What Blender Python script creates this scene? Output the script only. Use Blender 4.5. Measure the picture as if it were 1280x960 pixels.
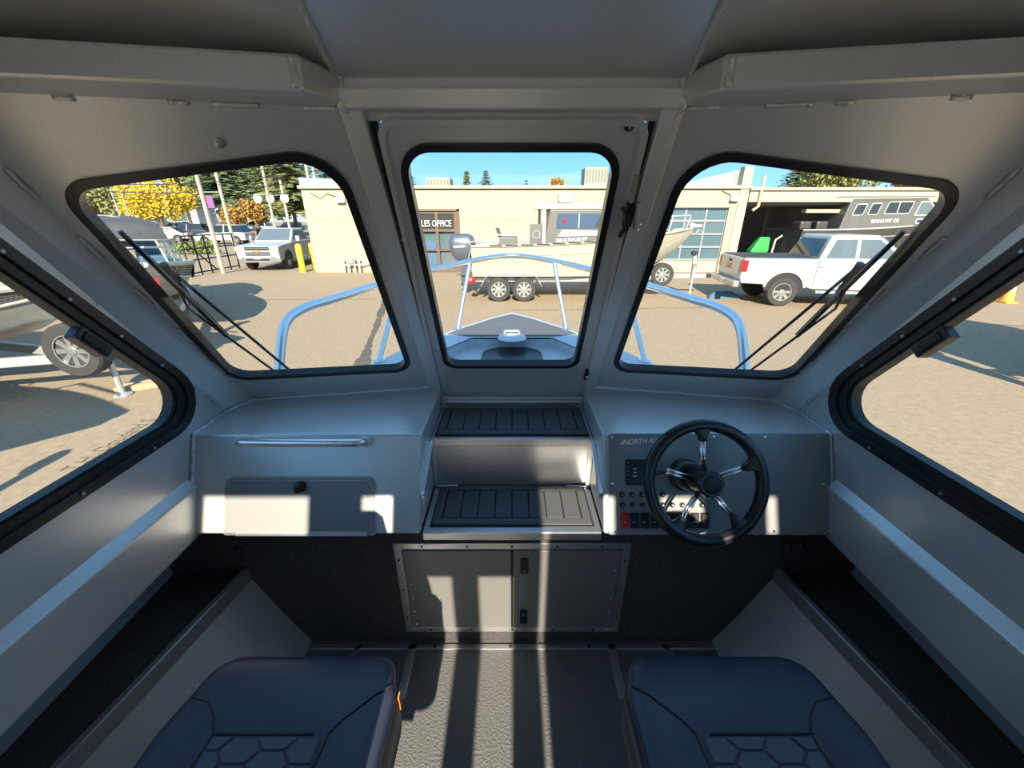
import bpy, bmesh, math, random
from mathutils import Vector, Matrix
from mathutils.geometry import tessellate_polygon
random.seed(7)
for o in list(bpy.data.objects): bpy.data.objects.remove(o)
scene = bpy.context.scene
COL = scene.collection
R = math.radians
PI = math.pi

# ---------------------------------------------------------------- camera, sky, sun, exposure
# eye at the origin, +Y towards the bow, Z up; the yard lies 2.2 m below the eye
FPX, PITCH = 490.0, R(22.9)
GZ = -2.2
cam_d = bpy.data.cameras.new('camera'); cam = bpy.data.objects.new('camera', cam_d); COL.objects.link(cam)
cam.location = (0, 0, 0); cam.rotation_euler = (PI/2-PITCH, 0, 0)
cam_d.sensor_fit = 'HORIZONTAL'; cam_d.sensor_width = 36; cam_d.lens = FPX/1280*36
cam_d.clip_start = .02; cam_d.clip_end = 1000
scene.camera = cam

SUN_EL = 31.0
sun_d = bpy.data.lights.new('sun_offscreen', 'SUN'); sun = bpy.data.objects.new('sun_offscreen', sun_d); COL.objects.link(sun)
sd = Vector((.0, math.cos(R(SUN_EL)), -math.sin(R(SUN_EL))))
sun.rotation_euler = sd.to_track_quat('-Z', 'Y').to_euler()
sun.location = (0, -20, 15)
sun_d.energy = 6.2; sun_d.angle = R(.55); sun_d.color = (1, .90, .72)

w = bpy.data.worlds.new('World'); scene.world = w; w.use_nodes = True
nt = w.node_tree; nt.nodes.clear()
out = nt.nodes.new('ShaderNodeOutputWorld'); bg = nt.nodes.new('ShaderNodeBackground')
sep = nt.nodes.new('ShaderNodeSeparateXYZ'); sky = nt.nodes.new('ShaderNodeValToRGB')
cr = sky.color_ramp
cr.elements[0].color = (.44, .62, .76, 1); cr.elements[1].color = (.12, .28, .54, 1)
for pos, c in ((.06, (.25, .51, .75)), (.16, (.13, .40, .70)), (.45, (.13, .34, .63))):
    e = cr.elements.new(pos); e.color = (*c, 1)
tc = nt.nodes.new('ShaderNodeTexCoord'); mp = nt.nodes.new('ShaderNodeMapping'); mp.inputs['Scale'].default_value = (1.2, 1.2, 9)
nz = nt.nodes.new('ShaderNodeTexNoise'); nz.inputs['Scale'].default_value = 2.2; nz.inputs['Detail'].default_value = 6
rp = nt.nodes.new('ShaderNodeValToRGB'); rp.color_ramp.elements[0].position = .5; rp.color_ramp.elements[1].position = .8
rp.color_ramp.elements[0].color = (0, 0, 0, 1); rp.color_ramp.elements[1].color = (.45, .45, .45, 1)
mx = nt.nodes.new('ShaderNodeMix'); mx.data_type = 'RGBA'; mx.inputs[7].default_value = (.80, .88, .95, 1)
nt.links.new(tc.outputs['Generated'], mp.inputs['Vector']); nt.links.new(mp.outputs[0], nz.inputs['Vector'])
nt.links.new(nz.outputs['Fac'], rp.inputs[0]); nt.links.new(rp.outputs[0], mx.inputs[0])
nt.links.new(tc.outputs['Generated'], sep.inputs[0]); nt.links.new(sep.outputs['Z'], sky.inputs[0]); nt.links.new(sky.outputs[0], mx.inputs[6]); 
nt.links.new(mx.outputs[2], bg.inputs['Color'])
bg.inputs['Strength'].default_value = .95
nt.links.new(bg.outputs[0], out.inputs['Surface'])
vs = scene.view_settings
vs.view_transform = 'Standard'; vs.look = 'None'; vs.gamma = 1; vs.use_curve_mapping = False
vs.exposure = 1.05

# ---------------------------------------------------------------- pixel rays
CT, ST = math.cos(PITCH), math.sin(PITCH)
def ray(u, v):
    yc = (480-v)/FPX
    return Vector(((u-640)/FPX, CT+yc*ST, -ST+yc*CT))
def atY(u, v, Y): d = ray(u, v); return d*(Y/d.y)
def atZ(u, v, z): d = ray(u, v); return d*(z/d.z)
def atX(u, v, x): d = ray(u, v); return d*(x/d.x)
def atP(u, v, p0, n): d = ray(u, v); return d*(Vector(p0).dot(n)/d.dot(n))
def ground(u, v): return atZ(u, v, GZ)

# ---------------------------------------------------------------- materials
MATS = {}
def mat(name, col, rough=.5, metal=0., noise=0., nscale=40., bump=0., bscale=120., spec=.5, emit=None, coat=0.):
    if name in MATS: return MATS[name]
    m = bpy.data.materials.new(name); m.use_nodes = True; MATS[name] = m
    t = m.node_tree; b = t.nodes['Principled BSDF']
    c = (*col, 1)
    b.inputs['Base Color'].default_value = c; b.inputs['Roughness'].default_value = rough
    b.inputs['Metallic'].default_value = metal; b.inputs['Specular IOR Level'].default_value = spec
    if coat: b.inputs['Coat Weight'].default_value = coat
    if noise or bump:
        tcn = t.nodes.new('ShaderNodeTexCoord')
    if noise:
        n = t.nodes.new('ShaderNodeTexNoise'); n.inputs['Scale'].default_value = nscale; n.inputs['Detail'].default_value = 5
        t.links.new(tcn.outputs['Object'], n.inputs['Vector'])
        r = t.nodes.new('ShaderNodeValToRGB')
        r.color_ramp.elements[0].position = .3; r.color_ramp.elements[1].position = .7
        r.color_ramp.elements[0].color = (*[x*(1-noise) for x in col], 1)
        r.color_ramp.elements[1].color = (*[min(1, x*(1+noise)) for x in col], 1)
        t.links.new(n.outputs['Fac'], r.inputs[0]); t.links.new(r.outputs[0], b.inputs['Base Color'])
    if bump:
        n2 = t.nodes.new('ShaderNodeTexNoise'); n2.inputs['Scale'].default_value = bscale; n2.inputs['Detail'].default_value = 3
        t.links.new(tcn.outputs['Object'], n2.inputs['Vector'])
        bp = t.nodes.new('ShaderNodeBump'); bp.inputs['Strength'].default_value = bump; bp.inputs['Distance'].default_value = .004
        t.links.new(n2.outputs['Fac'], bp.inputs['Height']); t.links.new(bp.outputs[0], b.inputs['Normal'])
    return m
def glass_mat(name, tint=(1, 1, 1), ior=1.35):
    m = bpy.data.materials.new(name); m.use_nodes = True; MATS[name] = m
    t = m.node_tree; t.nodes.clear()
    o = t.nodes.new('ShaderNodeOutputMaterial'); mixn = t.nodes.new('ShaderNodeMixShader')
    tr = t.nodes.new('ShaderNodeBsdfTransparent'); tr.inputs[0].default_value = (*tint, 1)
    gl = t.nodes.new('ShaderNodeBsdfGlossy'); gl.inputs['Roughness'].default_value = .02
    lw = t.nodes.new('ShaderNodeLayerWeight'); pw = t.nodes.new('ShaderNodeMath'); pw.operation = 'POWER'; pw.inputs[1].default_value = 4.5
    ma = t.nodes.new('ShaderNodeMath'); ma.operation = 'MULTIPLY_ADD'; ma.inputs[1].default_value = .5; ma.inputs[2].default_value = .02
    t.links.new(lw.outputs['Facing'], pw.inputs[0]); t.links.new(pw.outputs[0], ma.inputs[0]); t.links.new(ma.outputs[0], mixn.inputs[0])
    t.links.new(tr.outputs[0], mixn.inputs[1]); t.links.new(gl.outputs[0], mixn.inputs[2])
    t.links.new(mixn.outputs[0], o.inputs[0])
    return m
M_GREY = mat('silver_paint', (.62, .615, .605), .34, .5, noise=.05, nscale=300, bump=.03, bscale=900)
M_ROOF = M_DASH = M_GREY
M_PANEL = mat('instrument_panel_grey', (.25, .25, .25), .42, .2, noise=.08, nscale=600)
M_HATCH = mat('hatch_door_grey', (.20, .198, .192), .45, .3, noise=.12, nscale=500)
M_ALU = mat('bright_aluminium', (.78, .79, .80), .28, 1.)
M_BRUSH = mat('brushed_aluminium', (.62, .62, .62), .38, .9, noise=.05, nscale=150)
M_BAR = mat('aluminium_trim', (.42, .42, .42), .4, .7)
M_WELD = mat('weld_aluminium', (.72, .72, .73), .35, 1., bump=.5, bscale=300)
M_CARPET = mat('charcoal_carpet', (.08, .073, .074), .95, noise=.85, nscale=420, bump=.8, bscale=500, spec=.1)
M_FLOOR = mat('textured_deck_paint', (.13, .13, .13), .6, noise=.12, nscale=250, bump=1., bscale=140)
M_BLACK = mat('black_rubber', (.012, .012, .014), .3)
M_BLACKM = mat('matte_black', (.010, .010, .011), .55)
M_DKFRAME = mat('dark_bronze_frame', (.035, .034, .033), .35, .6)
M_MAT = mat('foam_mat_grey', (.085, .087, .09), .75, noise=.1, nscale=500)
M_MATG = mat('foam_mat_black', (.012, .012, .012), .8)
M_VINYL = mat('navy_charcoal_vinyl', (.034, .043, .068), .36, bump=.15, bscale=260)
M_SIDE = mat('seat_side_vinyl', (.07, .068, .06), .5)
M_FABRIC = mat('seat_insert_fabric', (.10, .11, .14), .7, noise=.08, nscale=600)
M_CHROME = mat('stainless_steel', (.8, .8, .8), .12, 1.)
M_GREY_OUT = mat('silver_deck_paint', (.55, .56, .58), .4, .4)
M_DECK = mat('grey_nonskid', (.10, .105, .12), .8, noise=.15, nscale=300)
M_RED = mat('red_plastic', (.55, .02, .03), .35)
M_ORANGE = mat('orange_tag', (.8, .22, .03), .5)
M_WHITE = mat('white_print', (.85, .85, .85), .5)
M_LABEL = mat('label_sticker', (.75, .76, .78), .5, noise=.35, nscale=90)
M_GLASS = glass_mat('clear_glass', (.97, .985, .98), 1.25)

# ---------------------------------------------------------------- mesh builder
def wloc(o):
    v = Vector((0, 0, 0))
    while o: v += o.location; o = o.parent
    return v
class MB:
    def __init__(s): s.v = []; s.f = []
    def add(s, vs, fs):
        n = len(s.v); s.v += [Vector(p) for p in vs]; s.f += [[i+n for i in f] for f in fs]; return s
    def poly(s, pts): return s.add(pts, [list(range(len(pts)))])
    def box(s, c, d, rot=None):
        pts = []
        for x in (-.5, .5):
            for y in (-.5, .5):
                for z in (-.5, .5):
                    p = Vector((x*d[0], y*d[1], z*d[2]))
                    if rot: p = rot @ p
                    pts.append(p+Vector(c))
        return s.add(pts, [[0,1,3,2],[4,6,7,5],[0,4,5,1],[2,3,7,6],[0,2,6,4],[1,5,7,3]])
    def bb(s, a, b):
        return s.box([(a[i]+b[i])/2 for i in range(3)], [abs(a[i]-b[i]) for i in range(3)])
    def hexa(s, lo, hi):       # two quads with matching corners
        return s.add(list(lo)+list(hi), [[0,1,2,3],[7,6,5,4],[0,4,5,1],[1,5,6,2],[2,6,7,3],[3,7,4,0]])
    def prism(s, pts, vec):
        vec = Vector(vec); n = len(pts); pts = [Vector(p) for p in pts]
        fs = [list(range(n)), list(range(2*n-1, n-1, -1))]+[[i, (i+1) % n, (i+1) % n+n, i+n] for i in range(n)]
        return s.add(pts+[p+vec for p in pts], fs)
    def plate(s, outer, holes, fr, th, off=0.):      # flat plate with holes in frame fr=(origin, ex, ey, n)
        o, ex, ey, n = fr
        loops = [outer]+list(holes); flat = [p for l in loops for p in l]
        tris = tessellate_polygon([[Vector((p[0], p[1], 0)) for p in l] for l in loops])
        N = len(flat)
        vs = [o+ex*p[0]+ey*p[1]+n*off for p in flat]+[o+ex*p[0]+ey*p[1]+n*(off-th) for p in flat]
        fs = [list(t) for t in tris]+[[i+N for i in reversed(t)] for t in tris]
        k = 0
        for l in loops:
            m = len(l)
            for i in range(m):
                a, b = k+i, k+(i+1) % m
                fs.append([a, b, b+N, a+N])
            k += m
        return s.add(vs, fs)
    def tube(s, path, r, seg=8, closed=False, cap=True):
        path = [Vector(p) for p in path]; n = len(path); rs = r if isinstance(r, (list, tuple)) else [r]*n
        vs = []; prev = None
        for i, p in enumerate(path):
            if closed: t = path[(i+1) % n]-path[i-1]
            else: t = path[min(i+1, n-1)]-path[max(i-1, 0)]
            t.normalize()
            if prev is None:
                a = Vector((0, 0, 1)) if abs(t.z) < .9 else Vector((1, 0, 0))
                x = t.cross(a).normalized()
            else:
                x = prev-t*prev.dot(t); x.normalize()
            prev = x; y = t.cross(x)
            for k in range(seg):
                an = 2*PI*k/seg; vs.append(p+(x*math.cos(an)+y*math.sin(an))*rs[i])
        fs = []
        for i in range(n if closed else n-1):
            j = (i+1) % n
            for k in range(seg): fs.append([i*seg+k, i*seg+(k+1) % seg, j*seg+(k+1) % seg, j*seg+k])
        if cap and not closed: fs += [list(range(seg))[::-1], [(n-1)*seg+k for k in range(seg)]]
        return s.add(vs, fs)
    def lathe(s, prof, o, ax, seg=20, cap=True):      # prof: (radius, height along axis)
        o = Vector(o); ax = Vector(ax).normalized(); a = Vector((0, 0, 1)) if abs(ax.z) < .9 else Vector((1, 0, 0))
        x = ax.cross(a).normalized(); y = ax.cross(x)
        vs = [o+ax*h+(x*math.cos(2*PI*k/seg)+y*math.sin(2*PI*k/seg))*r for r, h in prof for k in range(seg)]
        fs = [[i*seg+k, i*seg+(k+1) % seg, (i+1)*seg+(k+1) % seg, (i+1)*seg+k] for i in range(len(prof)-1) for k in range(seg)]
        if cap: fs += [list(range(seg))[::-1], [(len(prof)-1)*seg+k for k in range(seg)]]
        return s.add(vs, fs)
    def ball(s, c, r, seg=12, rings=7):
        r = (r, r, r) if not isinstance(r, (list, tuple)) else r
        vs = [Vector((c[0], c[1], c[2]+r[2]))]
        for i in range(1, rings):
            a = PI*i/rings
            for k in range(seg):
                b = 2*PI*k/seg
                vs.append(Vector((c[0]+r[0]*math.sin(a)*math.cos(b), c[1]+r[1]*math.sin(a)*math.sin(b), c[2]+r[2]*math.cos(a))))
        vs.append(Vector((c[0], c[1], c[2]-r[2]))); L = len(vs)-1
        fs = [[0, 1+k, 1+(k+1) % seg] for k in range(seg)]
        for i in range(rings-2):
            for k in range(seg): fs.append([1+i*seg+k, 1+(i+1)*seg+k, 1+(i+1)*seg+(k+1) % seg, 1+i*seg+(k+1) % seg])
        fs += [[L, 1+(rings-2)*seg+(k+1) % seg, 1+(rings-2)*seg+k] for k in range(seg)]
        return s.add(vs, fs)
    def loft(s, rings, cap=True, close=True):
        n = len(rings[0]); vs = [p for r in rings for p in r]; fs = []
        for i in range(len(rings)-1):
            for k in range(n if close else n-1): fs.append([i*n+k, i*n+(k+1) % n, (i+1)*n+(k+1) % n, (i+1)*n+k])
        if cap: fs += [list(range(n))[::-1], [(len(rings)-1)*n+k for k in range(n)]]
        return s.add(vs, fs)
    def mirror(s):
        for p in s.v: p.x = -p.x
        return s
    def build(s, name, m, parent=None, smooth=False, bevel=0., label=None, cat=None, group=None, kind=None, recenter=True, bseg=2):
        me = bpy.data.meshes.new(name); base = Vector((0, 0, 0))
        if parent: base = wloc(parent)
        elif recenter and s.v:
            xs = [p.x for p in s.v]; ys = [p.y for p in s.v]; zs = [p.z for p in s.v]
            base = Vector(((min(xs)+max(xs))/2, (min(ys)+max(ys))/2, min(zs)))
        me.from_pydata([tuple(p-base) for p in s.v], [], s.f)
        bm = bmesh.new(); bm.from_mesh(me); bmesh.ops.recalc_face_normals(bm, faces=bm.faces); bm.to_mesh(me); bm.free()
        if smooth:
            me.shade_smooth()
            if smooth != 'all': me.set_sharp_from_angle(angle=R(38))
        me.materials.append(m)
        o = bpy.data.objects.new(name, me); COL.objects.link(o)
        if parent: o.parent = parent
        else: o.location = base
        if bevel:
            b = o.modifiers.new('bevel', 'BEVEL'); b.width = bevel; b.segments = bseg; b.limit_method = 'ANGLE'; b.angle_limit = R(40)
        return tag(o, label, cat, group, kind)
def tag(o, label=None, cat=None, group=None, kind=None):
    if label: o['label'] = label
    if cat: o['category'] = cat
    if group: o['group'] = group
    if kind: o['kind'] = kind
    return o
def thing(name, label=None, cat=None, loc=(0, 0, 0), group=None, kind=None):
    o = bpy.data.objects.new(name, None); COL.objects.link(o); o.location = loc; o.empty_display_size = .1
    return tag(o, label, cat, group, kind)
def copy_tree(o, parent=None):
    c = o.copy(); COL.objects.link(c); c.parent = parent
    for ch in list(o.children): copy_tree(ch, c)
    return c
def text(name, body, m, parent, origin, ex, ey, width=None, height=.1, th=.002, bold=0.):
    cu = bpy.data.curves.new(name, 'FONT'); cu.body = body; cu.size = 1; cu.extrude = 0; cu.resolution_u = 2; cu.offset = bold
    to = bpy.data.objects.new(name, cu); COL.objects.link(to)
    bpy.context.view_layer.update()
    me = bpy.data.meshes.new_from_object(to.evaluated_get(bpy.context.evaluated_depsgraph_get()))
    bpy.data.objects.remove(to)
    xs = [v.co.x for v in me.vertices]; ys = [v.co.y for v in me.vertices]
    x0, x1, y0, y1 = min(xs), max(xs), min(ys), max(ys)
    sy = height/(y1-y0); sx = (width/(x1-x0)) if width else sy
    ex = Vector(ex).normalized(); ey = Vector(ey).normalized(); n = ex.cross(ey); base = wloc(parent) if parent else Vector((0, 0, 0))
    for v in me.vertices:
        v.co = Vector(origin)-base+ex*(v.co.x-x0)*sx+ey*(v.co.y-y0)*sy+n*th
    me.materials.append(m)
    o = bpy.data.objects.new(name, me); COL.objects.link(o); o.parent = parent
    return o

# ---------------------------------------------------------------- 2D helpers
def rpoly(pts, rad, seg=6):
    out = []; n = len(pts); rs = rad if isinstance(rad, (list, tuple)) else [rad]*n
    for i in range(n):
        p = Vector(pts[i]).to_2d(); a = (Vector(pts[i-1]).to_2d()-p); b = (Vector(pts[(i+1) % n]).to_2d()-p)
        la, lb = a.length, b.length; a /= la; b /= lb
        ang = a.angle(b); r = rs[i]
        if r <= 0: out.append((p.x, p.y)); continue
        d = min(r/math.tan(ang/2), la*.48, lb*.48); r = d*math.tan(ang/2)
        c = p+(a+b).normalized()*(r/math.sin(ang/2))
        s0 = p+a*d-c; s1 = p+b*d-c
        a0 = math.atan2(s0.y, s0.x); a1 = math.atan2(s1.y, s1.x); da = (a1-a0+PI) % (2*PI)-PI
        for k in range(seg+1):
            t = a0+da*k/seg; out.append((c.x+r*math.cos(t), c.y+r*math.sin(t)))
    return out
def offs(pts, d):       # shrink polygon by d (towards the inside)
    n = len(pts); P2 = [Vector(p).to_2d() for p in pts]
    area = sum(P2[i].x*P2[(i+1) % n].y-P2[(i+1) % n].x*P2[i].y for i in range(n))
    sg = 1 if area > 0 else -1; ls = []
    for i in range(n):
        e = (P2[(i+1) % n]-P2[i]).normalized(); nn = Vector((-e.y, e.x))*sg
        ls.append((P2[i]+nn*d, e))
    res = []
    for i in range(n):
        p, e = ls[i-1]; q, f = ls[i]
        cr = e.x*f.y-e.y*f.x
        t = ((q-p).x*f.y-(q-p).y*f.x)/cr
        s = p+e*t; res.append((s.x, s.y))
    return res
def frame(o, a, b, toward=Vector((0, 0, 0))):     # origin, x axis towards a, y axis towards b side, normal facing 'toward'
    o = Vector(o); ex = (Vector(a)-o).normalized(); n = ex.cross(Vector(b)-o).normalized()
    ey = n.cross(ex).normalized()
    if ey.dot(Vector(b)-o) < 0: ey = -ey
    if n.dot(Vector(toward)-o) < 0: n = -n
    return (o, ex, ey, n)
def to2(fr, p): d = Vector(p)-fr[0]; return (d.dot(fr[1]), d.dot(fr[2]))
def to3(fr, q, h=0.): return fr[0]+fr[1]*q[0]+fr[2]*q[1]+fr[3]*h
def px2(fr, u, v): return to2(fr, atP(u, v, fr[0], fr[3]))
def mirf(fr):
    f = [Vector(x) for x in fr]
    for x in f: x.x = -x.x
    return tuple(f)
def bead(mb, path, r=.005, step=.006):
    pts = []
    for i in range(len(path)-1):
        a, b = Vector(path[i]), Vector(path[i+1]); n = max(2, int((b-a).length/step))
        for k in range(n): pts.append(a.lerp(b, k/n))
    pts.append(Vector(path[-1]))
    pts = [p+Vector((random.uniform(-1, 1), random.uniform(-1, 1), random.uniform(-1, 1)))*r*.22 for p in pts]
    mb.tube(pts, [r*random.uniform(.75, 1.25) for _ in pts], 6)
    return mb

# ================================================================ THE CABIN (setting)
FZ = -1.49
A = Vector((-.31, 1.47, -.635)); B = Vector((-.978, 1.347, -.635)); C = Vector((-.33, .92, .2))
FRW = frame(A, B, C)
L1 = Vector((-.013, -.482, .733))
def side(mb, s):          # everything is drawn for the port side; s = 1 mirrors it to starboard
    return mb.mirror() if s > 0 else mb
SIDES = ((-1, 'left'), (1, 'right'))

# --- floor
floor_o = MB().bb((-.86, -3, FZ-.05), (.86, 1.02, FZ)).build('floor', M_FLOOR, label='grey textured non-skid cabin floor between the two seats', cat='floor', kind='structure')
MB().bb((-.80, .965, FZ), (.80, .985, FZ+.006)).build('threshold_strip', M_BRUSH, floor_o, bevel=.002)
for s in (-1, 1):
    MB().bb((s*.36, .80, FZ), (s*.39, .985, FZ+.006)).build('floor_strip', M_BRUSH, floor_o, bevel=.002)
    MB().prism([(s*.56, .985, FZ), (s*.58, .985, FZ), (s*.68, .80, FZ), (s*.66, .80, FZ)], (0, 0, .006)).build('floor_strip', M_BRUSH, floor_o)
for u in (545, 638, 735):
    p = atZ(u, 801, FZ)
    MB().lathe([(.006, 0), (.006, .008), (.003, .011)], (p.x, .975, FZ), (0, 0, 1), 8).build('screw', M_BLACKM, floor_o)

# --- bulkhead below the consoles
bulk = MB().bb((-1.25, 1.0, FZ-.05), (1.25, 1.04, -.935)).build('wall_bulkhead', M_CARPET, label='charcoal carpeted bulkhead below the two dashboard consoles', cat='wall', kind='structure')

# --- windshield wall: panels, pillars, posts
wf = thing('wall_front', 'silver painted windshield wall with welded corner pillars', 'wall', (0, 1.4, -.64), kind='structure')
pane_poly = [px2(FRW, *p) for p in ((60, 229), (421, 181), (517, 463), (289, 475))]
pane_rad = [.075, .10, .06, .07]
hole = rpoly(pane_poly, pane_rad, 8)
TO = B+L1*(.875/.733)
TI = Vector((-.3312, .892, .242))
for s, nm in SIDES:
    outer = [to2(FRW, p) for p in (A, B, TO, TI)]
    m = MB().plate(outer, [hole], FRW, .022); side(m, s).build('panel', M_GREY, wf, smooth=True)
    # corner pillar strip
    c0 = Vector((-1.02, 1.26, -.64)); c1 = Vector((-1.02, 1.26-.6575*.95, .31)); b1 = B+L1*(.95/.733)
    nrm = (c0-B).cross(b1-B).normalized()
    if nrm.y > 0: nrm = -nrm
    m = MB().prism([B, c0, c1, b1], -nrm*.02); side(m, s).build('corner_pillar', M_GREY, wf)
    # door jamb post
    e = Vector((0, -.6587, 1)).normalized(); nn = Vector((0, -1, -.6587)).normalized()
    lo = Vector((-.302, 1.485, -.66)); hi = lo+e*1.05
    q = lambda p: [p+Vector((-.034, 0, 0))+nn*.012, p+Vector((.013, 0, 0))+nn*.018, p+Vector((.013, 0, 0))-nn*.03, p+Vector((-.034, 0, 0))-nn*.03]
    m = MB().loft([q(lo), q(hi)]); side(m, s).build('door_jamb', M_GREY, wf, bevel=.004)
    # weld stitches along both pillar edges
    for edge, ph in ((B, .0), (c0, .35)):
        dirv = L1.normalized()
        for k in range(6):
            a = edge+dirv*(.03+ph*.1+k*.155); m = MB()
            bead(m, [a+Vector((.004, -.004, 0)), a+dirv*.062+Vector((.004, -.004, 0))], .0045, .007); side(m, s).build('weld_bead', M_WELD if k < 1 else M_GREY, wf, smooth='all')
    m = MB(); bead(m, [A+Vector((0, -.006, .004)), B+Vector((0, -.008, .004)), Vector((-1.014, 1.255, -.632)), Vector((-1.014, 1.09, -.632)), Vector((-1.012, 1.02, -.775))], .006)
    side(m, s).build('weld_bead', M_WELD, wf, smooth='all')
# weather shields below the windshield, outside
for s, nm in SIDES:
    m = MB().prism([A, B, B+Vector((0, 0, -.3)), A+Vector((0, 0, -.3))], (0, .02, 0)); side(m, s).build('outer_skirt', M_GREY_OUT, wf)
MB().bb((-.31, 1.475, -.95), (.31, 1.495, -.66)).build('outer_skirt', M_GREY_OUT, wf)
# bolt above the port pane
p = atP(275, 178, FRW[0], FRW[3])
MB().lathe([(.010, 0), (.010, .006), (.007, .007), (.007, .012), (.003, .014)], p, FRW[3], 12).build('bolt', M_BAR, wf, smooth=True, label='small steel bolt head above the pane')

# --- the two windshield panes
for i, (s, nm) in enumerate(SIDES):
    win = thing('window_%d' % (i+1), 'fixed windshield pane with black rubber gasket %s' % ('in front of the locker console' if s < 0 else 'in front of the steering wheel'), 'window', (s*.65, 1.3, -.5), kind='structure')
    inner = rpoly(offs(pane_poly, .019), [max(.03, r-.012) for r in pane_rad], 8)
    m = MB().plate(hole, [inner], FRW, .030, .007); side(m, s).build('gasket', M_BLACK, win, bevel=.003)
    gl = rpoly(offs(pane_poly, .012), [max(.03, r-.01) for r in pane_rad], 8)
    m = MB().plate(gl, [], FRW, .004, -.008); side(m, s).build('pane', M_GLASS, win)

# --- centre windshield door
FRC = frame((0, 1.47, -.635), (1, 1.47, -.635), (0, 1.47-.6587, .365))
door = thing('door_1', 'silver walk-through windshield door with rounded glass pane and latch', 'door', (0, 1.47, -.64), kind='structure')
dpoly = [px2(FRC, *p) for p in ((470, 144), (813, 144), (729, 499), (552, 499))]
dgl = [px2(FRC, *p) for p in ((494, 175), (781, 175), (722, 456), (556, 456))]
dout = rpoly(dpoly, [.035, .035, .02, .02]); dh = rpoly(dgl, [.07, .07, .05, .05], 8)
MB().plate(dout, [dh], FRC, .02, .012).build('door_leaf', M_GREY, door, smooth=True, bevel=.004)
MB().plate(dout, [rpoly(offs(dpoly, .012), [.03, .03, .015, .015])], FRC, .01, .02).build('door_lip', M_GREY, door, smooth=True, bevel=.002)
din = rpoly(offs(dgl, .017), [.055, .055, .038, .038], 8)
MB().plate(dh, [din], FRC, .03, .018).build('gasket', M_BLACK, door, bevel=.003)
MB().plate(rpoly(offs(dgl, .01), [.06, .06, .04, .04], 8), [], FRC, .004, .0).build('pane', M_GLASS, door)
fo = offs(dpoly, -.012); fo2 = [px2(FRC, *p) for p in ((449, 133), (832, 133), (738, 512), (546, 512))]
MB().plate(fo2, [offs(dpoly, -.001)], FRC, .02, -.004).build('seal', M_BLACKM, door)
tp = [px2(FRC, *p) for p in ((452, 128), (828, 128), (826, 150), (456, 150))]
MB().plate(tp, [], FRC, .01, .004).build('top_rail', M_GREY, door)
# hinge and latch hardware
for (u, v) in ((786, 157),):
    p = atP(u, v, FRC[0]+FRC[3]*.012, FRC[3])
    h = MB().lathe([(.010, 0), (.010, .004), (.006, .005)], p, FRC[3], 12).build('lock', M_BLACKM, door, smooth=True)
    MB().box(p+FRC[3]*.006, (.003, .004, .009)).build('key_slot', M_CHROME, h)
pl = atP(786, 268, FRC[0]+FRC[3]*.03, FRC[3]); ez = FRC[2]; ex = FRC[1]; en = FRC[3]
rotc = Matrix((ex, ez, en)).transposed()
la = MB().box(pl, (.022, .055, .022), rotc).build('latch', M_BLACK, door, bevel=.003)
MB().tube([pl+ex*-.022+ez*.02+en*.004, pl+ex*-.012+ez*.012+en*.02, pl+ex*.0-ez*.028+en*.018], .0045, 6).build('latch_lever', M_DKFRAME, la)
MB().tube([pl+ex*.012+ez*.035+en*.008, pl+ex*.016-ez*.0+en*.012, pl+ex*.022-ez*.03+en*.008], .006, 6).build('latch_arm', M_BAR, la)
MB().tube([pl-ex*.002+ez*.03, pl-ex*.004+ez*.09+en*-.006], .006, 6).build('latch_rod', M_BAR, la)
for dx, dy in ((.022, -.026), (.032, -.022), (.03, -.036)):
    MB().ball(pl+ex*dx+ez*dy+en*.006, .004, 8, 5).build('screw', M_CHROME, la)
MB().tube([pl-ez*.03, pl-ez*.06-ex*.008], .006, 6).build('latch_stop', M_BLACK, la)
p = atP(733, 468, FRC[0]+FRC[3]*.02, FRC[3])
hg = MB().box(p, (.014, .05, .02), rotc).build('lower_catch', M_BLACKM, door, bevel=.003)
MB().ball(p+en*.012, .005, 8, 5).build('screw', M_CHROME, hg)
for u in (570, 635, 708):
    p = atP(u, 490, FRC[0]+FRC[3]*.021, FRC[3]); m = MB(); bead(m, [p-ex*.012, p+ex*.012], .003, .005); m.build('weld_bead', M_WELD, door, smooth='all')
for (u, v) in ((534, 388), (545, 438), (503, 300), (520, 345)):
    p = atP(u, v, FRC[0]+FRC[3]*.012, FRC[3]); MB().ball(p, .003, 8, 5).build('screw', M_CHROME, door)

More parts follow.
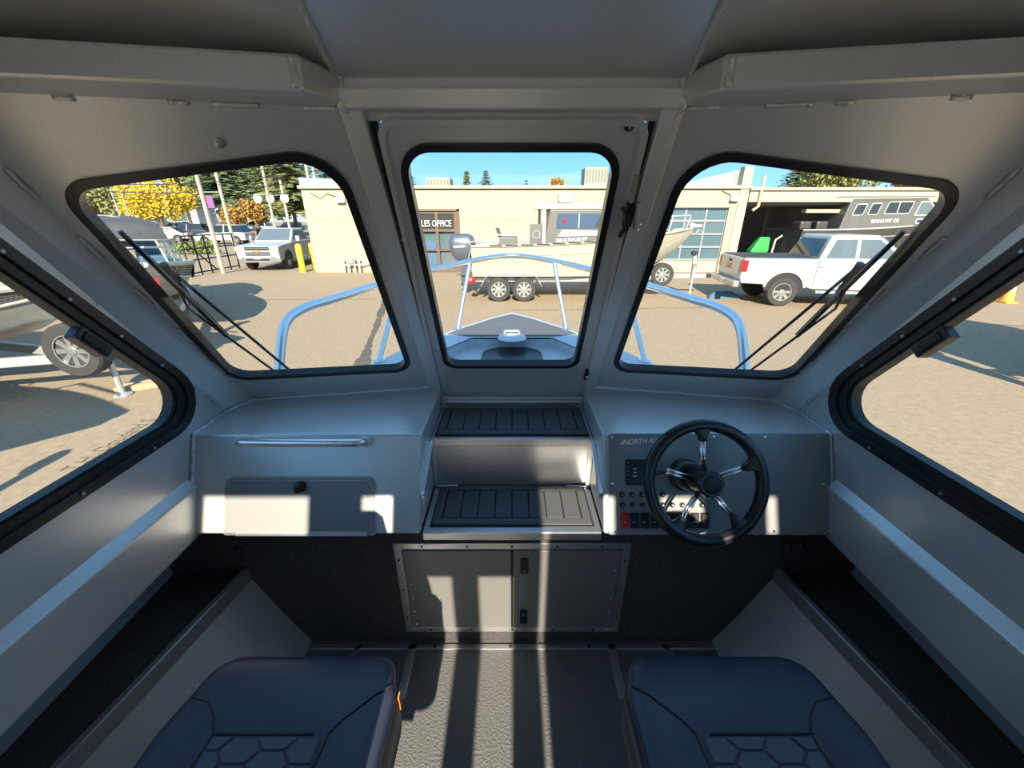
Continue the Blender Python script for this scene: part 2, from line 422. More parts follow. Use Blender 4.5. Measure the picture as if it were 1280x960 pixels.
# --- ceiling
ceil = thing('ceiling', 'satin grey welded metal cabin ceiling with boxed header beams', 'ceiling', (0, .3, .3), kind='structure')
def czm(y): return .243+(.9-y)*.27 if y > .66 else .308+(.66-y)*.04
def cxm(y): return .33-(.9-y)*.15 if y > .66 else .294-(.66-y)*.02
ys = [.905, .85, .8, .75, .7, .66, .4, .1, -.3, -.6, -.9]
m = MB()
for i in range(len(ys)-1):
    a, b = ys[i], ys[i+1]
    m.hexa([(-cxm(a), a, czm(a)), (cxm(a), a, czm(a)), (cxm(b), b, czm(b)), (-cxm(b), b, czm(b))],
           [(-cxm(a), a, czm(a)+.01), (cxm(a), a, czm(a)+.01), (cxm(b), b, czm(b)+.01), (-cxm(b), b, czm(b)+.01)])
m.build('centre_panel', M_ROOF, ceil)
for s, nm in SIDES:
    g = []
    for y in ys:
        row = []
        for k in range(7):
            t = k/6; x = -cxm(y)-(1.06-cxm(y))*t
            yy = y-(.10*t*t if y > .66 else 0)-(.10 if y > .88 else 0)*0
            row.append(Vector((x, yy, czm(y)+.004+.018*math.sin(t*PI)-.03*t*t)))
        g.append(row)
    m = MB(); n = 7
    m.add([p for r in g for p in r], [[i*n+k, i*n+k+1, (i+1)*n+k+1, (i+1)*n+k] for i in range(len(g)-1) for k in range(n-1)])
    side(m, s).build('side_panel', M_ROOF, ceil, smooth='all')
    m = MB(); bead(m, [(-cxm(y), y, czm(y)-.001) for y in (.9, .8, .7, .6, .5)], .006); side(m, s).build('weld_bead', M_ROOF, ceil, smooth='all')
    # boxed header beam over the windshield
    Wy = lambda x: .92-(-.33-x)*.165
    plan = [(-1.05, Wy(-1.05)+.02), (-.30, Wy(-.30)+.02), (-.322, .905), (-.357, Wy(-.357)-.107), (-1.05, Wy(-1.05)-.107)]
    m = MB().prism([(x, y, .200) for x, y in plan], (0, 0, .052)); side(m, s).build('header_beam', M_ROOF, ceil, bevel=.006)
    m = MB(); bead(m, [(-.366, Wy(-.36)-.108, .205), (-.366, Wy(-.36)-.108, .248)], .006); side(m, s).build('weld_bead', M_ROOF, ceil, smooth='all')
    m = MB(); bead(m, [(-.322, .902, .25), (-.325, .896, .20), (-.318, .93, .18)], .008); side(m, s).build('weld_bead', M_ROOF, ceil, smooth='all')
    for x0, x1 in ((-.34, -.40), (-.48, -.56), (-.60, -.63), (-.78, -.81)):
        m = MB(); bead(m, [(x0, Wy(x0)-.006, .197), (x1, Wy(x1)-.006, .197)], .005); side(m, s).build('weld_bead', M_ROOF, ceil, smooth='all')
MB().prism([(-.335, .94, .192), (-.335, .897, .192), (-.335, .885, .226), (-.335, .94, .226)], (.67, 0, 0)).build('header_beam', M_ROOF, ceil, bevel=.004)
MB().bb((-.335, .90, .222), (.335, .94, .262)).build('header_recess', M_ROOF, ceil)
MB().prism([(-1.07, .98, .30), (1.07, .98, .30), (1.09, .6, .33), (1.09, -.93, .35), (-1.09, -.93, .35), (-1.09, .6, .33)], (0, 0, .045)).build('roof_skin', M_GREY_OUT, ceil)

# --- side walls
FRS = (Vector((-1.02, 0, 0)), Vector((0, 1, 0)), Vector((0, 0, 1)), Vector((1, 0, 0)))
gpoly = [(1.159, -.56), (.707, .05), (-.70, .05), (-.70, -.578)]; grad = [.075, .08, .05, .05]
wo = offs(gpoly, -.047)
for i, (s, nm) in enumerate(SIDES):
    wl = thing('wall_'+nm, 'silver painted cabin side wall with sliding window and ledge beside the %s' % ('locker console' if s < 0 else 'steering wheel'), 'wall', (s*1.02, .3, -.8), kind='structure')
    outer = [(1.30, -.78), (1.262, -.64), (1.262-.6575*.95, .31), (-.9, .34), (-.9, -.78)]
    m = MB().plate(outer, [rpoly(wo, [.11, .11, .07, .07], 8)], FRS, .03); side(m, s).build('panel', M_GREY, wl, smooth=True)
    sec = [(-1.04, -.755), (-1.02, -.755), (-.996, -.782), (-.992, -.928), (-1.04, -.928)]
    m = MB().prism([(x, 1.02, z) for x, z in sec], (0, -3.9, 0)); side(m, s).build('coaming', M_GREY, wl, bevel=.004)
    m = MB().bb((-1.27, 1.0, -1.50), (-1.25, -2.9, -.90)); m.prism([(-1.25, 1.0, -1.16), (-.92, 1.0, -1.16), (-1.01, .45, -1.16), (-1.085, 0, -1.16), (-1.11, -.6, -1.16), (-1.11, -2.9, -1.16), (-1.25, -2.9, -1.16)], (0, 0, .02)); side(m, s).build('carpet_pocket', M_CARPET, wl)
    m = MB().bb((-1.25, 1.0, -.935), (-1.03, -2.9, -.92)); side(m, s).build('pocket_top', M_CARPET, wl)
    bar = [(-.908, 1.0), (-1.0, .45), (-1.075, 0), (-1.10, -.6)]
    m = MB()
    rings = [[Vector((x, y, z)) for x, z in ((bx_, -1.165), (bx_, -1.112), (bx_-.022, -1.112), (bx_-.022, -1.165))] for bx_, y in bar]
    m.loft(rings); side(m, s).build('shelf_bar', M_BAR, wl, bevel=.004)
    prof = lambda a: [(a[0]-.01, -1.15), (a[0]+.02, -1.22), (a[0]+.07, -1.34), (a[1], FZ+.0), (a[1]-.02, FZ-.02), (a[0]-.05, -1.2)]
    rings = [[Vector((x, y, z)) for x, z in prof(a)] for a, y in (((-.908, -.765), 1.0), ((-1.0, -.775), .45), ((-1.075, -.80), 0), ((-1.10, -.80), -.6), ((-1.10, -.80), -2.9))]
    m = MB().loft(rings); side(m, s).build('hull_liner', M_GREY, wl, smooth=True)
    m = MB().bb((-1.05, -.86, -.8), (-.97, -.80, .33)); side(m, s).build('rear_post', M_GREY, wl)
    # window
    win = thing('window_%d' % (i+3), 'sliding cabin side window in dark bronze frame %s' % ('with a boat trailer jack and wooden blocks outside' if s < 0 else 'with an orange traffic cone outside'), 'window', (s*1.02, .3, -.6), kind='structure')
    L0 = rpoly(wo, [.11, .11, .07, .07], 8); L1b = rpoly(offs(gpoly, -.022), [.09, .09, .06, .06], 8); L2 = rpoly(gpoly, grad, 8); L3 = rpoly(offs(gpoly, .006), grad, 8)
    m = MB().plate(L0, [L1b], FRS, .04, .008); side(m, s).build('frame', M_BLACK, win, bevel=.003)
    m = MB().plate(L1b, [L2], FRS, .03, .001); side(m, s).build('track', M_DKFRAME, win)
    m = MB().plate(L2, [L3], FRS, .03, -.004); side(m, s).build('seal', M_BLACKM, win)
    m = MB().plate(rpoly(offs(gpoly, -.01), grad, 8), [], FRS, .004, -.02); side(m, s).build('pane', M_GLASS, win)
    d = Vector((0, -.742, 1)).normalized(); nrm = Vector((0, -1, -.742)).normalized(); rot = Matrix((Vector((1, 0, 0)), d, nrm)).transposed()
    c = atX(112, 428, -1.005)
    m = MB().box(c, (.03, .085, .034), rot); lt = side(m, s).build('window_latch', M_BLACK, win, bevel=.004, label='black plastic window latch')
    m = MB().box(c+Vector((.016, 0, 0)), (.006, .06, .02), rot); side(m, s).build('latch_button', M_BLACKM, lt, bevel=.002)
    for k in range(5):
        p = Vector((-1.011, 1.159+.03-.742*(.06+k*.11), -.56+.06+k*.11))
        m = MB().lathe([(.004, 0), (.004, .003)], p, (1, 0, 0), 8); side(m, s).build('screw', M_BAR, win)
    for k in range(3):
        m = MB().lathe([(.004, 0), (.004, .003)], (-1.011, .95-k*.2, -.597), (1, 0, 0), 8); side(m, s).build('screw', M_BAR, win)

# --- added unseen wall behind the eye; its gaps shape the sun patches inside
wb = thing('wall_back', 'silver rear cabin bulkhead with door opening behind the seats', 'wall', (0, -.85, FZ), kind='structure')
for x0, x1 in ((-.21, -.115), (.0, .10)):
    MB().bb((x0, -.87, FZ), (x1, -.83, .33)).build('post', M_GREY, wb)  # added posts split the sun into floor streaks
MB().bb((-.99, -.86, FZ), (-.38, -.84, .165)).build('fixed_panel', M_GREY, wb)
MB().bb((-.64, -.87, .165), (-.47, -.83, .33)).build('mullion', M_GREY, wb)  # added blocks close parts of the top gap to the sun
MB().bb((-.38, -.86, -.03), (.10, -.84, .33)).build('door_header', M_GREY, wb)
MB().bb((.118, -.86, FZ), (.99, -.84, .165)).build('door_leaf', M_GREY, wb)  # blank leaf of the added wall, keeps the sun out
MB().bb((.32, -.87, .165), (.47, -.83, .33)).build('mullion', M_GREY, wb)
MB().bb((.60, -.87, .165), (.80, -.83, .33)).build('mullion', M_GREY, wb)
MB().bb((.83, -.87, .165), (.99, -.83, .33)).build('mullion', M_GREY, wb)

# ================================================================ CONSOLES
FD = (Vector((0, .95, -.913)), Vector((1, 0, 0)), Vector((0, .14, .278)).normalized(), Vector((0, -.278, .14)).normalized())
def console(s, name, label):
    t = thing(name, label, 'console', (s*.65, 1.0, -.913))
    xi, xo = -.288, -1.02
    top = [(xi, 1.09), (xi, 1.47), (-.31, 1.47), (B.x, B.y), (xo, 1.26), (xo, 1.09)]
    bot = [(xi, .95), (xi, 1.47), (-.31, 1.47), (B.x, B.y), (xo, 1.26), (xo, .95)]
    m = MB().loft([[Vector((x, y, -.635)) for x, y in top], [Vector((x, y, -.913)) for x, y in bot]])
    side(m, s).build('body', M_DASH, t, bevel=.006)
    return t
lc = console(-1, 'locker_console', 'silver passenger console with locker door and grab rail')
hc = console(1, 'helm_console', 'silver helm console with dark instrument panel behind the steering wheel')
def fpt(u, v, h=0.): p = atP(u, v, FD[0]+FD[3]*h, FD[3]); return p
def f2(u, v): return px2(FD, u, v)
# locker door
lp = [f2(284, 597), f2(469, 597), f2(468, 667), f2(282, 667)]
ldo = MB().plate(rpoly(lp, [.025, .025, .006, .006]), [], FD, .02, .006).build('locker_door', M_PANEL, lc, bevel=.002)
MB().plate(rpoly(offs(lp, -.005), [.03, .03, .008, .008]), [rpoly(offs(lp, .001), [.024, .024, .006, .006])], FD, .02, .003).build('door_gasket', M_BAR, lc)
MB().plate(rpoly(offs(lp, .007), [.02, .02, .004, .004]), [rpoly(offs(lp, .009), [.018, .018, .003, .003])], FD, .003, .0068).build('door_groove', M_BAR, ldo)
hp = [f2(297, 664), f2(460, 664), f2(460, 669), f2(297, 669)]
MB().plate(hp, [], FD, .01, .010).build('hinge', M_BRUSH, ldo)
p = fpt(376, 608, .006)
kn = MB().lathe([(.018, 0), (.018, .006), (.014, .008), (.014, .018), (.009, .02)], p, FD[3], 16).build('door_lock', M_BLACK, ldo, smooth=True)
MB().box(p+FD[3]*.024-FD[2]*.006, (.012, .014, .02)).build('lock_tab', M_BLACKM, kn, bevel=.003)
# grab rail
a, b = fpt(309, 552), fpt(458, 552); off = FD[3]*.045
gp = [a, a+FD[3]*.028]
for k in range(1, 6): t_ = k/6*PI/2; gp.append(a+FD[3]*(.028+.017*math.sin(t_))+FD[1]*.02*(1-math.cos(t_)))
gp += [a+off+FD[1]*.02+(b-a-FD[1]*.04)*q for q in (0, .5, 1)]
for k in range(5, 0, -1): t_ = k/6*PI/2; gp.append(b+FD[3]*(.028+.017*math.sin(t_))-FD[1]*.02*(1-math.cos(t_)))
gp += [b+FD[3]*.028, b]
gr = MB().tube(gp, .0125, 14).build('grab_rail', M_ALU, lc, smooth='all', label='bright aluminium grab rail')
for e in (a, b): MB().lathe([(.018, 0), (.017, .006), (.013, .009)], e, FD[3], 14).build('weld_collar', M_WELD, gr, smooth=True)
# capacity labels on the inner cheek
for (y0, y1, z0, z1) in ((1.01, 1.08, -.86, -.73), (1.10, 1.16, -.82, -.70)):
    MB().bb((-.2885, y0, z0), (-.2865, y1, z1)).build('label_plate', M_LABEL, lc)
# instrument panel
pp = [f2(761, 542), f2(1036, 542), f2(1039, 668), f2(760, 668)]
pan = MB().plate(rpoly(pp, .008), [], FD, .01, .005).build('instrument_panel', M_PANEL, hc, bevel=.0015)
scr = [(765, 547), (892, 546), (956, 546), (1022, 546), (766, 605), (1029, 605), (769, 664), (901, 664), (967, 664), (1035, 664), (835, 545)]
for (u, v) in scr: MB().lathe([(.0042, 0), (.0042, .002), (.002, .004)], fpt(u, v, .005), FD[3], 8).build('screw', M_CHROME, pan)
tx = fpt(779, 556, .005)
text('brand_lettering', 'NORTH RIVER', M_WHITE, pan, tx, FD[1]+FD[2]*.06, FD[2]+FD[1]*.2, width=.138, height=.017, th=.001, bold=.01)
MB().prism([fpt(775, 556, .0055), fpt(778, 556, .0055), fpt(780, 549, .0055)], FD[3]*.0006).build('brand_mark', M_WHITE, pan)
# fuse / gauge panel
gq = [f2(781, 574), f2(811, 574), f2(811, 606), f2(781, 606)]
gg = MB().plate(rpoly(gq, .004), [], FD, .01, .010).build('gauge_panel', M_BLACK, pan, bevel=.002)
for k in range(5):
    c_ = fpt(785, 578+k*5.4, .0105); MB().box(c_, (.006, .001, .003)).build('mark', M_BAR, gg)
for k in range(3):
    c_ = fpt(793.5, 586+k*4.6, .0108); MB().box(c_, (.010, .0015, .003)).build('legend', M_WHITE, gg)
# breaker buttons
for row, (v, us) in enumerate(((618, (777, 789.5, 802, 815, 828)), (631, (778, 790.5, 803, 815.5, 828, 840, 852.5, 865, 877)))):
    for u in us:
        c_ = fpt(u, v, .005); bt = MB().lathe([(.0085, 0), (.0085, .003), (.006, .004), (.0055, .009), (.003, .0095)], c_, FD[3], 12).build('breaker_button', M_BLACKM, pan, smooth=True)
        MB().lathe([(.0028, 0), (.0028, .0005)], c_+FD[3]*.0096, FD[3], 8).build('button_cap', M_BAR, bt)
# rocker switches
for k in range(9):
    u0 = 775.2+k*12.4; q_ = [f2(u0, 640), f2(u0+10.2, 640), f2(u0+10.2, 659.5), f2(u0, 659.5)]
    sw = MB().plate(rpoly(q_, .002, 2), [], FD, .01, .011).build('rocker_switch', M_RED if k == 0 else M_BLACK, pan, bevel=.0015, label='red rocker switch' if k == 0 else None)
    MB().plate(offs([f2(u0, 640), f2(u0+10.2, 640), f2(u0+10.2, 649), f2(u0, 649)], .002), [], FD, .003, .0145).build('rocker', M_RED if k == 0 else M_BLACKM, sw, bevel=.001)
    MB().box(fpt(u0+5.3, 652.5, .0113), (.008, .001, .0022)).build('legend', M_WHITE, sw)
# steering wheel
WN = FD[3]; wc = atY(882, 603, .905)
sw = thing('steering_wheel', 'black five-spoke steering wheel with steel spokes on the helm panel', 'steering wheel', wc)
WX = Vector((1, 0, 0)); WU = WN.cross(WX).normalized(); WU = WU if WU.z > 0 else -WU
RW = .160
rim = MB().tube([wc+(WX*math.cos(2*PI*k/64)+WU*math.sin(2*PI*k/64))*RW for k in range(64)], .0172, 14, closed=True).build('rim', M_BLACK, sw, smooth='all')
hubb = wc-WN*.012
MB().lathe([(.030, -.035), (.034, -.015), (.036, .02), (.036, .032), (.031, .037), (.026, .037), (.025, .035)], wc, WN, 28).build('hub', M_BLACK, sw, smooth=True)
MB().lathe([(.0245, .030), (.0245, .036), (.021, .038)], wc, WN, 24).build('hub_cap', M_BLACKM, sw, smooth=True)
dd = (FD[0]-wc).dot(WN)
MB().lathe([(.050, dd-.0), (.050, dd+.02), (.042, dd+.026), (.041, -.062)], wc, WN, 28).build('column_bezel', M_BLACK, sw, smooth=True)
for h in (dd+.028, dd+.045): MB().lathe([(.0425, h), (.0432, h+.003), (.0425, h+.006)], wc, WN, 28).build('column_ring', M_BAR, sw, smooth=True)
MB().lathe([(.034, -.064), (.032, -.03)], wc, WN, 28).build('column', M_BLACK, sw, smooth=True)
for k in range(5):
    an = R(92+72*k); d = WX*math.cos(an)+WU*math.sin(an); tn = WX*-math.sin(an)+WU*math.cos(an)
    sp = thing('spoke', loc=(0, 0, 0)); COL.objects.unlink(sp); bpy.data.objects.remove(sp)
    m = MB()
    for sg in (-1, 1): m.tube([wc+d*.03+tn*.0045*sg-WN*.005, wc+d*.085+tn*.0045*sg-WN*.006, wc+d*(RW-.025)+tn*.0045*sg], .0042, 8)
    so = m.build('spoke', M_CHROME, sw, smooth='all')
    pts = lambda r, wd, h: [wc+d*r-tn*wd+WN*h, wc+d*r+tn*wd+WN*h, wc+d*r+tn*wd-WN*h, wc+d*r-tn*wd-WN*h]
    MB().loft([pts(RW-.045, .010, .009), pts(RW-.03, .012, .010), pts(RW-.016, .022, .012), pts(RW-.004, .042, .012)]).build('spoke_boot', M_BLACK, so, smooth='all', bevel=.004)

# ================================================================ STEPS AND HATCH
st = thing('companionway_steps', 'two aluminium steps with dark planked foam treads between the consoles', 'steps', (0, 1.1, -.95))
X = .287
MB().bb((-X, 1.198, -.913), (X, 1.48, -.714)).build('upper_step', M_BRUSH, st, bevel=.005)
MB().bb((-X, .962, -.952), (X, 1.30, -.917)).build('lower_step', M_BRUSH, st, bevel=.005)
MB().bb((-X, 1.435, -.714), (X, 1.475, -.665)).build('sill', M_BRUSH, st, bevel=.004)
MB().bb((-.268, 1.425, -.690), (.268, 1.436, -.680)).build('sill_lip', M_ALU, st, bevel=.002)
MB().bb((-X, 1.19, -.742), (X, 1.199, -.711)).build('nosing', M_BRUSH, st, bevel=.003)
for s in (-1, 1):
    m = MB().prism([(-.2865, 1.205, -.712), (-.2865, 1.18, -.712), (-.2865, 1.0, -.795), (-.2865, 1.0, -.815), (-.2865, 1.185, -.73)], (.012, 0, 0)); side(m, s).build('cheek_lip', M_ALU, st)
    m = MB().bb((-.2865, 1.20, -.914), (-.272, 1.188, -.72)); side(m, s).build('cheek_angle', M_BRUSH, st)
    m = MB(); bead(m, [(-.278, 1.187, -.911), (-.20, 1.190, -.911)], .004); side(m, s).build('weld_bead', M_WELD, st, smooth='all')
def tread(y0, y1, z, mar):
    t = MB().bb((-X+mar, y0, z), (X-mar, y1, z+.004)).build('tread_mat', M_MATG, st, bevel=.001)
    xa, xb = -X+mar+.006, X-mar-.006; ya, yb = y0+.006, y1-.004; w_ = .026
    m = MB()
    m.bb((xa, ya, z+.004), (xb, ya+w_, z+.008)); m.bb((xa, yb-w_*.7, z+.004), (xb, yb, z+.008))
    m.bb((xa, ya+w_, z+.004), (xa+w_, yb-w_*.7, z+.008)); m.bb((xb-w_, ya+w_, z+.004), (xb, yb-w_*.7, z+.008)); m.build('mat_border', M_MAT, t)
    n = 8; x0, x1 = xa+w_+.003, xb-w_-.003; wd = (x1-x0)/n
    for k in range(n): MB().bb((x0+k*wd+.0022, ya+w_+.004, z+.004), (x0+(k+1)*wd-.0022, yb-w_*.7-.004, z+.008)).build('plank', M_MAT, t, bevel=.001)
tread(1.212, 1.425, -.714, .012); tread(.985, 1.186, -.917, .022)

ht = thing('storage_hatch', 'grey two-door storage hatch in aluminium frame on carpeted bulkhead', 'hatch', (0, .99, -1.42))
FH = (Vector((0, .998, 0)), Vector((1, 0, 0)), Vector((0, 0, 1)), Vector((0, -1, 0)))
hx, hz0, hz1 = .396, -1.425, -.992
fo_ = [(-hx, hz0), (hx, hz0), (hx, hz1), (-hx, hz1)]
MB().plate(fo_, [offs(fo_, .026)], FH, .012, .008).build('frame', M_BRUSH, ht, bevel=.002)
for k in range(5):
    for z in (hz0+.013, hz1-.013): MB().lathe([(.004, 0), (.004, .002), (.002, .0035)], (-.30+k*.15, .990, z), (0, -1, 0), 8).build('screw', M_BLACKM, ht)
for s in (-1, 1):
    for k in range(3): MB().lathe([(.004, 0), (.004, .002), (.002, .0035)], (s*(hx-.013), .990, hz0+.08+k*.14), (0, -1, 0), 8).build('screw', M_BLACKM, ht)
for s in (-1, 1):
    x0, x1 = (-hx+.029, -.003) if s < 0 else (.003, hx-.029)
    dr = MB().plate([(x0, hz0+.029), (x1, hz0+.029), (x1, hz1-.029), (x0, hz1-.029)], [], FH, .01, .012).build('hatch_door', M_HATCH, ht, bevel=.002)
    for k in range(6): MB().lathe([(.0035, 0), (.0035, .002), (.0015, .003)], (s*(hx-.045), .986, hz0+.05+k*.067), (0, -1, 0), 8).build('screw', M_CHROME, dr)
    if s > 0:
        for z in (-1.085, -1.335):
            la = MB().plate(rpoly([(.028, z-.034), (.056, z-.034), (.056, z+.034), (.028, z+.034)], .007), [], FH, .008, .017).build('paddle_latch', M_BLACK, dr, bevel=.002)
            MB().lathe([(.007, 0), (.007, .002)], (.042, .980, z-.018 if z > -1.2 else z+.018), (0, -1, 0), 10).build('key_barrel', M_CHROME, la)
MB().bb((-.0025, .984, hz0+.03), (.0025, .99, hz1-.03)).build('door_seal', M_BLACKM, ht)  # black strip stands in for the shade in the gap between the doors
# fittings on the carpet
for (u, v, nm, lb) in ((299, 687, 'wiring_cap', 'round black plastic cap on carpet below the locker console'), (983, 680, 'wiring_cap', 'round black plastic cap on carpet below the helm, beside its twin'), (1001, 679, 'wiring_cap', 'round black plastic cap on carpet below the helm, next to the hull side')):
    p = atY(u, v, 1.0); MB().lathe([(.014, -.002), (.014, .006), (.010, .009), (.006, .016), (.003, .017)], p, (0, -1, 0), 14).build(nm, M_BLACK, smooth=True, label=lb, cat='cap')

# ================================================================ SEATS
def seat(s, label):
    cx, w2, yf, yr = -.488, .233, .635, .115
    t = thing('captain_chair', label, 'seat', (s*abs(cx), .36, FZ), group='cabin seats')
    loop = rpoly([(-w2+.02, yf), (w2-.035, yf), (w2, yf-.10), (w2, yr), (-w2, yr), (-w2, yf-.17)], [.06, .05, .1, .05, .05, .1], 8)
    loop = [(x+cx, y) for x, y in loop]
    cy = .36
    def hz(x, y):
        a = abs(x-cx); k = max(0, min(1, (a-.10)/.09)); kb = max(0, min(1, (.50-y)/.12)); k = k*k*(3-2*k)
        fr = max(0, (y-.50)/.115)
        dim = .012*math.exp(-((x-cx)/.05)**2-((y-.60)/.06)**2)
        return -.958+.026*k*kb-.022*fr*fr-dim
    rings = []
    for sc, dz in ((.90, -.155), (.985, -.14), (1., -.06), (1.0, -.035), (.985, -.012), (.955, -.003), (.90, 0), (.75, 0), (.6, 0), (.45, 0), (.3, 0), (.15, 0), (.03, 0)):
        rings.append([Vector((cx+(x-cx)*sc, cy+(y-cy)*sc, (hz(cx+(x-cx)*sc, cy+(y-cy)*sc) if dz > -.05 else -.958)+dz)) for x, y in loop])
    m = MB().loft(rings); cu = side(m, s).build('cushion', M_VINYL, t, smooth='all')
    m = MB().loft([[Vector((cx+(x-cx)*.99, cy+(y-cy)*.99, z)) for x, y in loop] for z in (-1.10, -1.04)]); side(m, s).build('cushion_skirt', M_SIDE, t, smooth=True)
    m = MB().tube([(cx+(x-cx)*.997, cy+(y-cy)*.997, hz(x, y)-.028) for x, y in loop], .0035, 6, closed=True); side(m, s).build('piping', M_BLACKM, cu, smooth='all')
    ix0, ix1, iy1 = cx-.113, cx+.107, .453
    def seam(pts, r=.0022):
        q = []
        for i in range(len(pts)-1):
            for k in range(8):
                x = pts[i][0]+(pts[i+1][0]-pts[i][0])*k/8; y = pts[i][1]+(pts[i+1][1]-pts[i][1])*k/8; q.append((x, y, hz(x, y)+.0008))
        mm = MB().tube(q, r, 5); side(mm, s).build('seam', M_BLACKM, cu, smooth='all')
    seam([(cx-.118, iy1), (cx+.118, iy1)])
    seam([(cx-.21, .52), (cx-.165, .51), (cx-.135, .485), (ix0, iy1), (cx-.118, .40), (cx-.122, .3), (cx-.122, .15)])
    seam([(cx+.222, .545), (cx+.19, .525), (cx+.14, .48), (cx+.118, iy1), (cx+.112, .40), (cx+.112, .3), (cx+.11, .15)])
    # hex quilted insert
    m = MB(); n = 10
    gx = lambda i: ix0+(ix1-ix0)*i/n
    gy = lambda j: iy1-.004-(iy1-.16)*j/n
    m.add([(gx(i), gy(j), hz(gx(i), gy(j))+.001) for j in range(n+1) for i in range(n+1)], [[j*(n+1)+i, j*(n+1)+i+1, (j+1)*(n+1)+i+1, (j+1)*(n+1)+i] for j in range(n) for i in range(n)])
    ins = side(m, s).build('insert', M_VINYL, cu, smooth='all')
    def clip(poly):
        for ax, lim, sg in ((0, ix0+.003, 1), (0, ix1-.003, -1), (1, iy1-.006, -1), (1, .165, 1)):
            res = []
            for i in range(len(poly)):
                p, q = poly[i-1], poly[i]; ip = (p[ax]-lim)*sg >= 0; iq = (q[ax]-lim)*sg >= 0
                if ip != iq: t_ = (lim-p[ax])/(q[ax]-p[ax]); res.append((p[0]+(q[0]-p[0])*t_, p[1]+(q[1]-p[1])*t_))
                if iq: res.append(q)
            poly = res
            if len(poly) < 3: return None
        return poly
    a_, h_ = .042, .0215
    for c_ in range(-1, 7):
        for r_ in range(-1, 11):
            hx_ = ix0+.004+c_*a_*1.55; hy_ = iy1-.006-r_*h_*2-(c_ % 2)*h_
            pl_ = clip([(hx_+a_*.945*q[0], hy_+h_*.93*q[1]) for q in ((-1, -.0), (-.55, 1), (.55, 1), (1, 0), (.55, -1), (-.55, -1))])
            if not pl_: continue
            ar = abs(sum(pl_[i-1][0]*pl_[i][1]-pl_[i][0]*pl_[i-1][1] for i in range(len(pl_))))/2
            if ar < 1e-4: continue
            mm = MB(); N = len(pl_); mx_ = sum(p[0] for p in pl_)/N; my_ = sum(p[1] for p in pl_)/N
            r1 = [Vector((p[0], p[1], hz(*p)+.0012)) for p in pl_]; r2 = [Vector((mx_+(p[0]-mx_)*.93, my_+(p[1]-my_)*.93, hz(*p)+.0042)) for p in pl_]
            mm.loft([r1, r2]); side(mm, s).build('quilt_panel', M_FABRIC, ins)
    m = MB().box((cx+w2+.003, .535, -1.0), (.003, .012, .045)); side(m, s).build('tag', M_ORANGE, cu) if s < 0 else None
    # backrest (tilted aft) and pedestal
    prof = [(-.2, -.93), (-.215, -.75), (-.205, -.60), (-.17, -.48), (-.115, -.40), (-.085, -.27), (-.06, -.245), (.06, -.245), (.085, -.27), (.115, -.40), (.17, -.48), (.205, -.60), (.215, -.75), (.2, -.93)]
    yb = lambda z: .12-(z+.93)*.22
    m = MB().loft([[Vector((cx+x, yb(z)-o_, z)) for x, z in [(x*k_, z) for x, z in prof]] for o_, k_ in ((.0, .93), (-.012, .98), (.05, 1), (.085, .95))]); side(m, s).build('backrest', M_VINYL, t, smooth='all')
    m = MB().bb((cx-.15, .15, FZ), (cx+.15, .50, FZ+.01)); m.lathe([(.07, 0), (.06, .05), (.06, .36)], (cx, .33, FZ+.01), (0, 0, 1), 20); side(m, s).build('pedestal', M_BAR, t, smooth=True)
    m = MB().bb((cx-.17, .14, -1.13), (cx+.17, .52, -1.095)); side(m, s).build('seat_plate', M_BLACKM, t)
    return t
seat(-1, 'dark navy vinyl seat with quilted insert and orange tag, facing the locker console')
seat(1, 'dark navy vinyl seat with quilted insert, facing the steering wheel')

# ================================================================ WIPERS
for s, lb in ((-1, 'black twin-arm windshield wiper on the pane ahead of the locker console'), (1, 'black twin-arm windshield wiper on the pane ahead of the helm')):
    def wp(u, v, h=-.03):
        p = atP(u, v, FRW[0]+FRW[3]*h, FRW[3]); return p
    base = wp(360, 468); t = thing('windshield_wiper', lb, 'wiper', (s*abs(base.x), base.y, base.z), group='windshield wipers')
    m = MB().tube([wp(366, 466, -.045), wp(212, 337, -.05)], .0045, 6); side(m, s).build('arm', M_BLACKM, t)
    m = MB().tube([wp(346, 466, -.045), wp(236, 386, -.05), wp(222, 360, -.05)], .004, 6); side(m, s).build('arm', M_BLACKM, t)
    m = MB().tube([wp(204, 330, -.045), wp(232, 368, -.045), wp(226, 358, -.045)], .011, 6); side(m, s).build('blade_carrier', M_BLACK, t)
    m = MB().tube([wp(151, 290, -.028), wp(205, 340, -.036), wp(285, 418, -.028)], [.003, .006, .003], 6); side(m, s).build('bridge', M_BLACKM, t)
    m = MB().tube([wp(150, 289, -.016), wp(283, 420, -.016)], .006, 6); bl = side(m, s).build('blade', M_BLACK, t)
    m = MB().lathe([(.016, 0), (.016, .03), (.01, .035)], wp(360, 474, -.02), -FRW[3], 12); side(m, s).build('pivot', M_BLACK, t)

